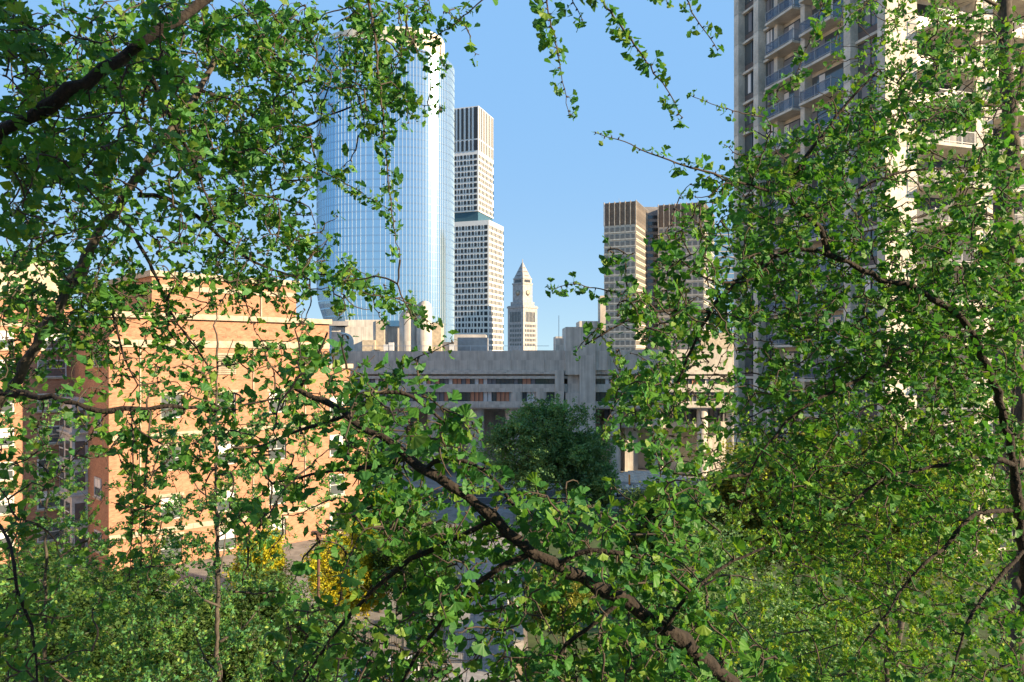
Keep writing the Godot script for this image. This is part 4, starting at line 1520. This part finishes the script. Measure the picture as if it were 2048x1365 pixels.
func build_centre_ginkgo() -> void:
	rng.seed = 102
	var base := P(1900, HY, 3.9)
	base.y = 0
	var T := new_tree("ginkgo_tree", "near ginkgo whose dark limb slants across the lower middle", base)
	limb3(T, "trunk", [base, base + Vector3(0.0, 6, 0), base + Vector3(-0.1, 11, 0.05), P(1800, 1750, 3.7), P(1620, 1500, 3.4)], 0.20, 0.07, 10, false)
	T.shown.append([[[1640, 1540, 3.4], [1480, 1385, 3.1], [1400, 1312, 3.05], [1300, 1240, 3.0], [1200, 1175, 2.98], [1100, 1128, 2.95], [1020, 1065, 2.95], [950, 1008, 2.98], [860, 945, 3.0], [770, 885, 3.05], [705, 838, 3.1], [640, 795, 3.15], [575, 765, 3.2]], 22.0])
	limb(T, "branch", [[1640, 1540, 3.4], [1480, 1385, 3.1], [1400, 1312, 3.05], [1300, 1240, 3.0], [1200, 1175, 2.98], [1100, 1128, 2.95], [1020, 1065, 2.95], [950, 1008, 2.98], [860, 945, 3.0], [770, 885, 3.05], [705, 838, 3.1], [640, 795, 3.15], [575, 765, 3.2]], 0.044, 0.010)
	limb(T, "branch", [[700, 835, 3.1], [720, 800, 3.1], [765, 784, 3.1], [815, 790, 3.1], [860, 822, 3.1], [900, 860, 3.1], [925, 900, 3.1]], 0.011, 0.004)
	limb(T, "branch", [[850, 940, 3.0], [880, 918, 3.0], [935, 924, 3.0], [990, 962, 3.0], [1040, 1030, 3.0], [1075, 1085, 3.0]], 0.011, 0.004)
	limb(T, "branch", [[810, 918, 3.05], [745, 935, 3.1], [650, 944, 3.2], [545, 968, 3.3]], 0.011, 0.004)
	T.shown.append([[[1075, 1105, 2.95], [1000, 1135, 2.95], [940, 1180, 2.95], [880, 1250, 2.95], [835, 1310, 2.95], [790, 1390, 2.95]], 16.0])
	limb(T, "branch", [[1075, 1105, 2.95], [1000, 1135, 2.95], [940, 1180, 2.95], [880, 1250, 2.95], [835, 1310, 2.95], [790, 1390, 2.95]], 0.014, 0.005)
	T.shown.append([[[985, 1040, 2.97], [905, 1080, 2.97], [820, 1120, 2.97], [750, 1180, 3.0], [690, 1240, 3.0], [640, 1310, 3.0], [595, 1385, 3.0]], 16.0])
	limb(T, "branch", [[985, 1040, 2.97], [905, 1080, 2.97], [820, 1120, 2.97], [750, 1180, 3.0], [690, 1240, 3.0], [640, 1310, 3.0], [595, 1385, 3.0]], 0.012, 0.005)
	limb(T, "branch", [[1110, 1130, 2.95], [1170, 1105, 2.9], [1250, 1108, 2.9], [1320, 1135, 2.9], [1380, 1185, 2.9], [1420, 1250, 2.9]], 0.012, 0.004)
	limb(T, "branch", [[1240, 1205, 2.98], [1180, 1255, 2.95], [1125, 1300, 2.95], [1095, 1390, 2.95]], 0.010, 0.005)
	limb(T, "branch", [[1330, 1262, 3.0], [1370, 1200, 3.0], [1440, 1140, 3.05], [1530, 1095, 3.1]], 0.011, 0.004)
	limb(T, "branch", [[700, 830, 3.1], [640, 850, 3.1], [590, 865, 3.1], [530, 890, 3.1]], 0.009, 0.004)
	limb(T, "branch", [[600, 775, 3.2], [620, 740, 3.15], [640, 700, 3.1], [655, 665, 3.1]], 0.008, 0.004)
	strand(T, [[735, 795, 3.0], [765, 765, 2.95], [795, 742, 2.9], [835, 715, 2.85], [870, 700, 2.8], [905, 686, 2.8]], 0.95, 0.006)
	strand(T, [[1000, 985, 3.0], [1060, 990, 2.9], [1130, 1000, 2.85], [1200, 1015, 2.8]], 1.0, 0.005)
	strand(T, [[740, 880, 3.0], [728, 960, 2.95], [732, 1040, 2.9]], 0.4, 0.004)
	fill(T, NEAR_C, 7, func(_c, _r): return rng.randf_range(2.55, 3.7), 12, 0.11, 1.6)
	finish(T)

func build_right_ginkgo() -> void:
	rng.seed = 103
	var base := P(2230, HY, 5.0)
	base.y = 0
	var T := new_tree("ginkgo_tree", "near ginkgo at the right with arching branch before the apartment tower", base)
	limb3(T, "trunk", [base, base + Vector3(0, 6, 0), P(2200, 1900, 4.9), P(2100, 1400, 4.7)], 0.17, 0.085, 10, false)
	T.shown.append([[[2110, 1440, 4.7], [2062, 1230, 4.6], [2042, 1060, 4.55], [2022, 900, 4.5], [1988, 770, 4.45], [1935, 655, 4.4], [1850, 588, 4.3], [1760, 556, 4.25], [1680, 520, 4.2], [1615, 500, 4.2], [1549, 512, 4.2], [1459, 577, 4.15], [1408, 645, 4.1], [1378, 710, 4.1], [1350, 775, 4.1]], 22.0])
	limb(T, "branch", [[2110, 1440, 4.7], [2062, 1230, 4.6], [2042, 1060, 4.55], [2022, 900, 4.5], [1988, 770, 4.45], [1935, 655, 4.4], [1850, 588, 4.3], [1760, 556, 4.25], [1680, 520, 4.2], [1615, 500, 4.2], [1549, 512, 4.2], [1459, 577, 4.15], [1408, 645, 4.1], [1378, 710, 4.1], [1350, 775, 4.1]], 0.036, 0.006)
	limb(T, "branch", [[1655, 510, 4.2], [1640, 455, 4.2], [1598, 418, 4.15], [1568, 385, 4.15], [1600, 330, 4.1], [1650, 265, 4.1], [1700, 200, 4.1], [1760, 140, 4.1]], 0.017, 0.005)
	limb(T, "branch", [[1640, 440, 4.2], [1700, 390, 4.3], [1790, 348, 4.4], [1900, 335, 4.5], [1980, 340, 4.6]], 0.010, 0.004)
	limb(T, "branch", [[1590, 410, 4.15], [1530, 380, 4.0], [1480, 365, 3.9], [1430, 350, 3.8]], 0.010, 0.005)
	T.shown.append([[[2032, 1022, 4.55], [1950, 1030, 4.4], [1895, 1090, 4.3], [1850, 1128, 4.2], [1806, 1177, 4.2], [1775, 1230, 4.1], [1731, 1283, 4.1]], 16.0])
	limb(T, "branch", [[2032, 1022, 4.55], [1950, 1030, 4.4], [1895, 1090, 4.3], [1850, 1128, 4.2], [1806, 1177, 4.2], [1775, 1230, 4.1], [1731, 1283, 4.1]], 0.015, 0.005)
	limb(T, "branch", [[2028, 930, 4.5], [1965, 912, 4.4], [1908, 925, 4.3], [1850, 938, 4.3], [1762, 962, 4.2], [1690, 1020, 4.1]], 0.018, 0.005)
	limb(T, "branch", [[1940, 660, 4.4], [1830, 700, 4.3], [1717, 760, 4.2], [1646, 795, 4.1], [1584, 835, 4.05], [1540, 884, 4.0], [1500, 950, 4.0], [1478, 1020, 4.0]], 0.014, 0.004)
	limb(T, "branch", [[1500, 950, 4.0], [1440, 960, 3.95], [1390, 1010, 3.9], [1330, 1080, 3.85]], 0.009, 0.004)
	limb(T, "branch", [[1549, 512, 4.2], [1500, 560, 4.1], [1420, 560, 4.0], [1360, 520, 3.9]], 0.009, 0.004)
	limb(T, "branch", [[1420, 625, 4.1], [1340, 620, 4.0], [1280, 630, 3.95], [1220, 660, 3.9], [1170, 690, 3.9]], 0.010, 0.004)
	limb(T, "branch", [[2050, 1100, 4.55], [1980, 1180, 4.4], [1930, 1260, 4.3], [1900, 1380, 4.2]], 0.012, 0.005)
	# limb above the frame that carries the hanging twigs
	limb(T, "branch", [[2120, 1420, 4.7], [2190, 900, 4.7], [2170, 300, 4.6], [2080, -120, 4.5], [1800, -200, 4.2], [1500, -150, 3.7], [1300, -110, 3.5], [1150, -80, 3.4], [1060, -60, 3.4]], 0.030, 0.010)
	strand(T, [[1088, -30, 3.4], [1100, 40, 3.35], [1115, 100, 3.3], [1124, 160, 3.3], [1138, 230, 3.3]], 1.4, 0.006)
	strand(T, [[1190, -20, 3.4], [1225, 30, 3.35], [1268, 88, 3.35], [1300, 135, 3.35], [1335, 180, 3.4], [1365, 235, 3.4]], 1.5, 0.007)
	strand(T, [[1130, -40, 3.4], [1150, 10, 3.4], [1165, 40, 3.4]], 0.9, 0.004)
	strand(T, [[1310, -40, 3.5], [1325, -10, 3.5], [1335, 8, 3.5]], 0.9, 0.004)
	strand(T, [[1355, -40, 3.5], [1385, 25, 3.5], [1412, 65, 3.5], [1435, 100, 3.5]], 1.2, 0.005)
	strand(T, [[1540, 245, 3.9], [1480, 225, 3.85], [1430, 210, 3.8], [1380, 190, 3.8]], 1.0, 0.005, true, 0.5)
	strand(T, [[1440, 352, 3.8], [1380, 335, 3.75], [1310, 310, 3.7], [1250, 286, 3.65], [1192, 266, 3.6]], 1.0, 0.007, true, 0.45)
	strand(T, [[1260, 595, 4.0], [1200, 578, 4.0], [1150, 570, 4.0], [1102, 578, 4.0]], 1.6, 0.005, true, 0.7)
	strand(T, [[1200, 655, 3.9], [1172, 680, 3.9], [1150, 710, 3.9]], 1.0, 0.004, true, 0.5)
	strand(T, [[1480, 310, 3.9], [1450, 290, 3.9]], 1.2, 0.004, true, 0.4)
	strand(T, [[1350, 775, 4.1], [1340, 830, 4.05], [1325, 900, 4.0], [1318, 970, 4.0], [1322, 1060, 3.95]], 1.1, 0.005)
	strand(T, [[1300, 740, 4.0], [1250, 780, 3.7], [1220, 830, 3.5], [1205, 880, 3.4]], 1.1, 0.005)
	strand(T, [[1640, -60, 4.1], [1640, 20, 4.1], [1620, 80, 4.1], [1600, 130, 4.1], [1580, 165, 4.1]], 2.0, 0.005)
	strand(T, [[1480, 640, 4.0], [1420, 760, 4.0], [1400, 820, 4.0]], 0.5, 0.004)
	fill(T, NEAR_R, 18, func(c, r):
		if c < 23: return rng.randf_range(3.4, 4.4)
		return rng.randf_range(3.9, 5.4), 13, 0.14, 1.4)
	finish(T)

func build_right_back_ginkgo() -> void:
	rng.seed = 104
	var base := P(2040, HY, 7.2)
	base.y = 0
	var T := new_tree("ginkgo_tree", "upright ginkgo stem at the right edge with pale brown trunk", base)
	T.bark = M["bark_pale"]
	T.tint = Vector3(1.25, 1.15, 0.9)
	limb3(T, "trunk", [base, base + Vector3(0, 8, 0), P(2036, 900, 7.2), P(2034, 640, 7.2), P(2012, 420, 7.2), P(2022, 230, 7.2), P(2012, 60, 7.2), P(2010, -200, 7.2)], 0.15, 0.055, 10, false)
	limb(T, "branch", [[2015, 70, 7.2], [1950, 90, 7.1], [1900, 105, 7.0], [1840, 160, 6.9], [1800, 210, 6.8]], 0.022, 0.006)
	limb(T, "branch", [[2020, 215, 7.2], [1950, 205, 7.1], [1880, 203, 7.0], [1800, 225, 6.9], [1740, 260, 6.8]], 0.026, 0.006)
	limb(T, "branch", [[2010, 20, 7.2], [1900, -30, 7.0], [1780, -10, 6.8], [1700, 30, 6.7]], 0.020, 0.006)
	limb(T, "branch", [[2015, 440, 7.2], [1930, 420, 7.0], [1850, 430, 6.9], [1760, 470, 6.8]], 0.024, 0.006)
	limb(T, "branch", [[2034, 640, 7.2], [1990, 560, 7.0], [1920, 590, 6.8], [1860, 640, 6.7]], 0.022, 0.006)
	limb(T, "branch", [[2022, 180, 7.2], [2060, 120, 7.2], [2120, 80, 7.2]], 0.03, 0.01)
	fill(T, NEAR_R2, 26, func(_c, _r): return rng.randf_range(6.2, 8.0), 18, 0.28, 0.95, 0.004)
	finish(T)

# slim young ginkgos further down
func young_ginkgo(label: String, foot: Vector2, d: float, top: Vector2, rows: Dictionary, c0: int, seed_: int, tint: Vector3, r: float, crown: float, share := 0.85) -> void:
	rng.seed = seed_
	var base := P(foot.x, HY, d)
	base.y = 0
	var T := new_tree("young_ginkgo", label, base, "young ginkgos below")
	T.bark = M["bark_pale"]
	T.tint = tint
	T.size = 0.056
	var tp := P(top.x, top.y, d)
	limb3(T, "trunk", [base, base.lerp(tp, 0.35) + Vector3(0.04, 0, 0), base.lerp(tp, 0.7) - Vector3(0.05, 0, 0), tp], r, r * 0.12, 8, false)
	T.shown.append([[[foot.x, 1500.0, d], [lerpf(foot.x, top.x, 0.5), (1500.0 + top.y) * 0.5, d], [top.x, top.y, d]], 14.0])
	var h := tp.y
	for i in 22:
		var u := 0.22 + 0.76 * i / 22.0
		var a := base.lerp(tp, u)
		var ang := i * 2.4
		var len_ := crown * (1.15 - u) * rng.randf_range(0.8, 1.2)
		var dir := Vector3(cos(ang), 0.75, sin(ang) * 0.8).normalized()
		limb3(T, "branch", [a, a + dir * len_ * 0.5 + Vector3(0, -0.05, 0), a + dir * len_ + Vector3(0, h * 0.01, 0)], r * 0.5 * (1.15 - u), 0.007, 5, false)
	fill(T, rows, c0, func(_c, _r): return d + rng.randf_range(-1.0, 1.0) * crown * 0.55, 42, 0.42, share, 0.004)
	finish(T, 300)

func build_trees() -> void:
	var spray := leaf_spray(3, 9, 0.42)
	var fine := leaf_spray(4, 14, 0.26)
	var small := small_leaf
	# round dark tree on the forecourt
	var deep := [[0.15, 0.27, 0.11], [0.165, 0.29, 0.11], [0.13, 0.25, 0.10], [0.19, 0.32, 0.11]]
	broad_tree("round_tree", "round dark green tree in front of the grey concrete building", P(1088, HY, 73) * Vector3(1, 0, 1), 12.0, Vector3(6.6, 5.0, 5.2), 72, 72, spray, 0.52, deep, 201)
	broad_tree("round_tree", "low green tree at the right foot of the round dark tree", P(1185, HY, 70) * Vector3(1, 0, 1), 6.4, Vector3(2.6, 2.4, 2.4), 26, 110, spray, 0.5, deep, 202)
	var yellow := [[0.62, 0.54, 0.03], [0.58, 0.53, 0.03], [0.50, 0.49, 0.04], [0.64, 0.50, 0.03], [0.36, 0.40, 0.04]]
	broad_tree("yellow_tree", "bright yellow autumn tree before the brick building corner", P(695, HY, 42) * Vector3(1, 0, 1), 6.9, Vector3(2.4, 2.9, 2.1), 36, 150, fine, 0.5, yellow, 203)
	broad_tree("yellow_tree", "slim yellow tree right of the rusty street lamp", P(760, HY, 47) * Vector3(1, 0, 1), 7.4, Vector3(1.7, 2.6, 1.6), 22, 120, fine, 0.5, yellow, 204)
	broad_tree("yellow_tree", "small yellowish tree at the foot of the sunlit brick front", P(520, HY, 42) * Vector3(1, 0, 1), 6.4, Vector3(1.6, 2.0, 1.6), 18, 110, fine, 0.5, yellow, 205)
	var rusty := [[0.24, 0.20, 0.07], [0.30, 0.27, 0.06], [0.20, 0.21, 0.06], [0.34, 0.26, 0.06]]
	broad_tree("rusty_shrub", "brownish yellow shrub beside the bright yellow tree", P(668, HY, 41) * Vector3(1, 0, 1), 5.4, Vector3(1.1, 1.3, 1.0), 12, 90, fine, 0.5, rusty, 206)
	var lime := [[0.16, 0.20, 0.035], [0.20, 0.22, 0.035], [0.11, 0.17, 0.035], [0.26, 0.24, 0.04]]
	broad_tree("pale_tree", "pale yellow-green tree at the foot of the apartment tower", P(1590, HY, 44) * Vector3(1, 0, 1), 12.2, Vector3(3.9, 4.6, 3.2), 60, 130, fine, 0.62, lime, 207)
	broad_tree("pale_tree", "yellow-tinged tree beneath the apartment balconies at the far right", P(1790, HY, 40) * Vector3(1, 0, 1), 12.8, Vector3(4.2, 4.8, 3.2), 60, 130, fine, 0.62, lime, 208)
	var green := [[0.06, 0.125, 0.03], [0.075, 0.14, 0.03], [0.05, 0.105, 0.032], [0.09, 0.15, 0.03]]
	broad_tree("green_tree", "bushy green tree low at the left behind the young ginkgos", P(230, HY, 27) * Vector3(1, 0, 1), 8.8, Vector3(3.6, 3.6, 3.0), 50, 140, fine, 0.5, green, 209)
	broad_tree("green_tree", "bushy green tree at the lower left corner", P(40, HY, 24) * Vector3(1, 0, 1), 10.2, Vector3(3.4, 4.2, 3.0), 50, 140, fine, 0.5, green, 210)
	broad_tree("green_tree", "leafy green tree left of the street lamp", P(540, HY, 30) * Vector3(1, 0, 1), 7.8, Vector3(3.0, 3.2, 2.6), 44, 140, fine, 0.5, green, 211)
	broad_tree("green_tree", "green tree just left of the footpath", P(830, HY, 41) * Vector3(1, 0, 1), 7.6, Vector3(2.2, 2.8, 2.2), 36, 120, fine, 0.5, green, 212)
	var olive := [[0.12, 0.12, 0.035], [0.10, 0.115, 0.035], [0.14, 0.12, 0.03]]
	broad_tree("olive_shrub", "olive coloured shrub below the white bay window", P(235, HY, 38) * Vector3(1, 0, 1), 5.0, Vector3(2.4, 1.8, 2.0), 24, 110, fine, 0.5, olive, 213)
	broad_tree("dark_tree", "dark feathery tree right of the footpath below the slanting limb", P(1420, HY, 25) * Vector3(1, 0, 1), 10.0, Vector3(3.6, 4.0, 3.0), 50, 130, fine, 0.5, deep, 214)
	broad_tree("dark_tree", "dark tree under the sunlit leaves at the lower right", P(1640, HY, 22) * Vector3(1, 0, 1), 9.2, Vector3(3.2, 3.6, 2.6), 44, 130, fine, 0.5, deep, 215)
	broad_tree("green_tree", "green tree at the right of the lawn near the street", P(1330, HY, 52) * Vector3(1, 0, 1), 7.2, Vector3(3.4, 2.9, 2.8), 44, 120, fine, 0.6, green, 216)
	broad_tree("green_tree", "sunlit green tree beyond the dark one on the lawn", P(1480, HY, 46) * Vector3(1, 0, 1), 9.4, Vector3(3.4, 3.4, 2.8), 44, 130, fine, 0.6, lime, 217)
	broad_tree("green_tree", "small green tree beside the lawn and tan wall", P(1130, HY, 40) * Vector3(1, 0, 1), 4.6, Vector3(2.0, 1.7, 1.8), 24, 110, fine, 0.5, lime, 218)

func _ready() -> void:
	rng.seed = 1
	setup_view()
	make_textures()
	make_materials()
	var specs := [[0.18, 0.28, 0.10, 0.98], [0.07, -0.3, 0.18, 1.08], [0.26, 0.15, -0.15, 0.92], [0.12, 0.5, 0.24, 1.08], [0.04, -0.45, 0.08, 0.88]]
	for i in 5:
		var q: Array = specs[i]
		leaf_meshes.append(fan_leaf(i + 1, q[0], q[1], q[2], q[3]))
	small_leaf = small_fan()
	build_ground()
	build_behind()
	build_brick()
	build_concrete()
	build_glass_tower()
	build_white_tower()
	build_stone_tower()
	build_twin("office_tower", "tan office tower with brown louvred crown left of its twin", 1272, 330, 402, 14.4, 26.0)
	build_twin("office_tower", "tan office tower with brown louvred crown partly behind right leaves", 1408, 338, 404, 20.6, 36.0)
	var lk := thing("link_tower", "narrow dark stair shaft joining the two tan office towers", "tower", P(1306, HY, 352) * Vector3(1, 0, 1))
	span_part("shaft", Vector3(-4, 0, -6), Vector3(5, EYE - (414 - HY) * 352 / F, 0), M["granite_dark"], lk)
	for i in 22:
		span_part("window", Vector3(-3.4, 18 + i * 3.0, -0.1), Vector3(4.4, 19.6 + i * 3.0, 0.06), M["dark_glass"], lk)
	var bl := thing("blue_tower", "sliver of blue glass tower right of the tan office towers", "tower", P(1448, HY, 420) * Vector3(1, 0, 1))
	span_part("glass_skin", Vector3(-4, 0, -8), Vector3(8, EYE - (454 - HY) * 420 / F, 0), M["blue_glass"], bl)
	for i in 26:
		span_part("floor_band", Vector3(-4.1, 10 + i * 3.1, -8), Vector3(8.1, 10.5 + i * 3.1, 0.1), M["granite"], bl)
	build_apartments()
	build_small()
	build_trees()
	young_ginkgo("young ginkgo with thin grey trunk at the far left", Vector2(100, 0), 13.0, Vector2(95, 800), MID_1, 0, 301, Vector3(1.7, 1.4, 2.0), 0.085, 1.6, 0.75)
	young_ginkgo("young ginkgo with straight trunk left of the street lamp", Vector2(458, 0), 12.5, Vector2(432, 615), MID_2, 4, 302, Vector3(1.7, 1.4, 2.0), 0.095, 1.9, 0.85)
	young_ginkgo("sunlit yellow-green ginkgo behind the right-hand branches", Vector2(1760, 0), 13.5, Vector2(1790, 760), MID_R, 21, 303, Vector3(2.2, 1.5, 0.9), 0.10, 2.4, 1.1)
	build_left_ginkgo()
	build_centre_ginkgo()
	build_right_ginkgo()
	build_right_back_ginkgo()
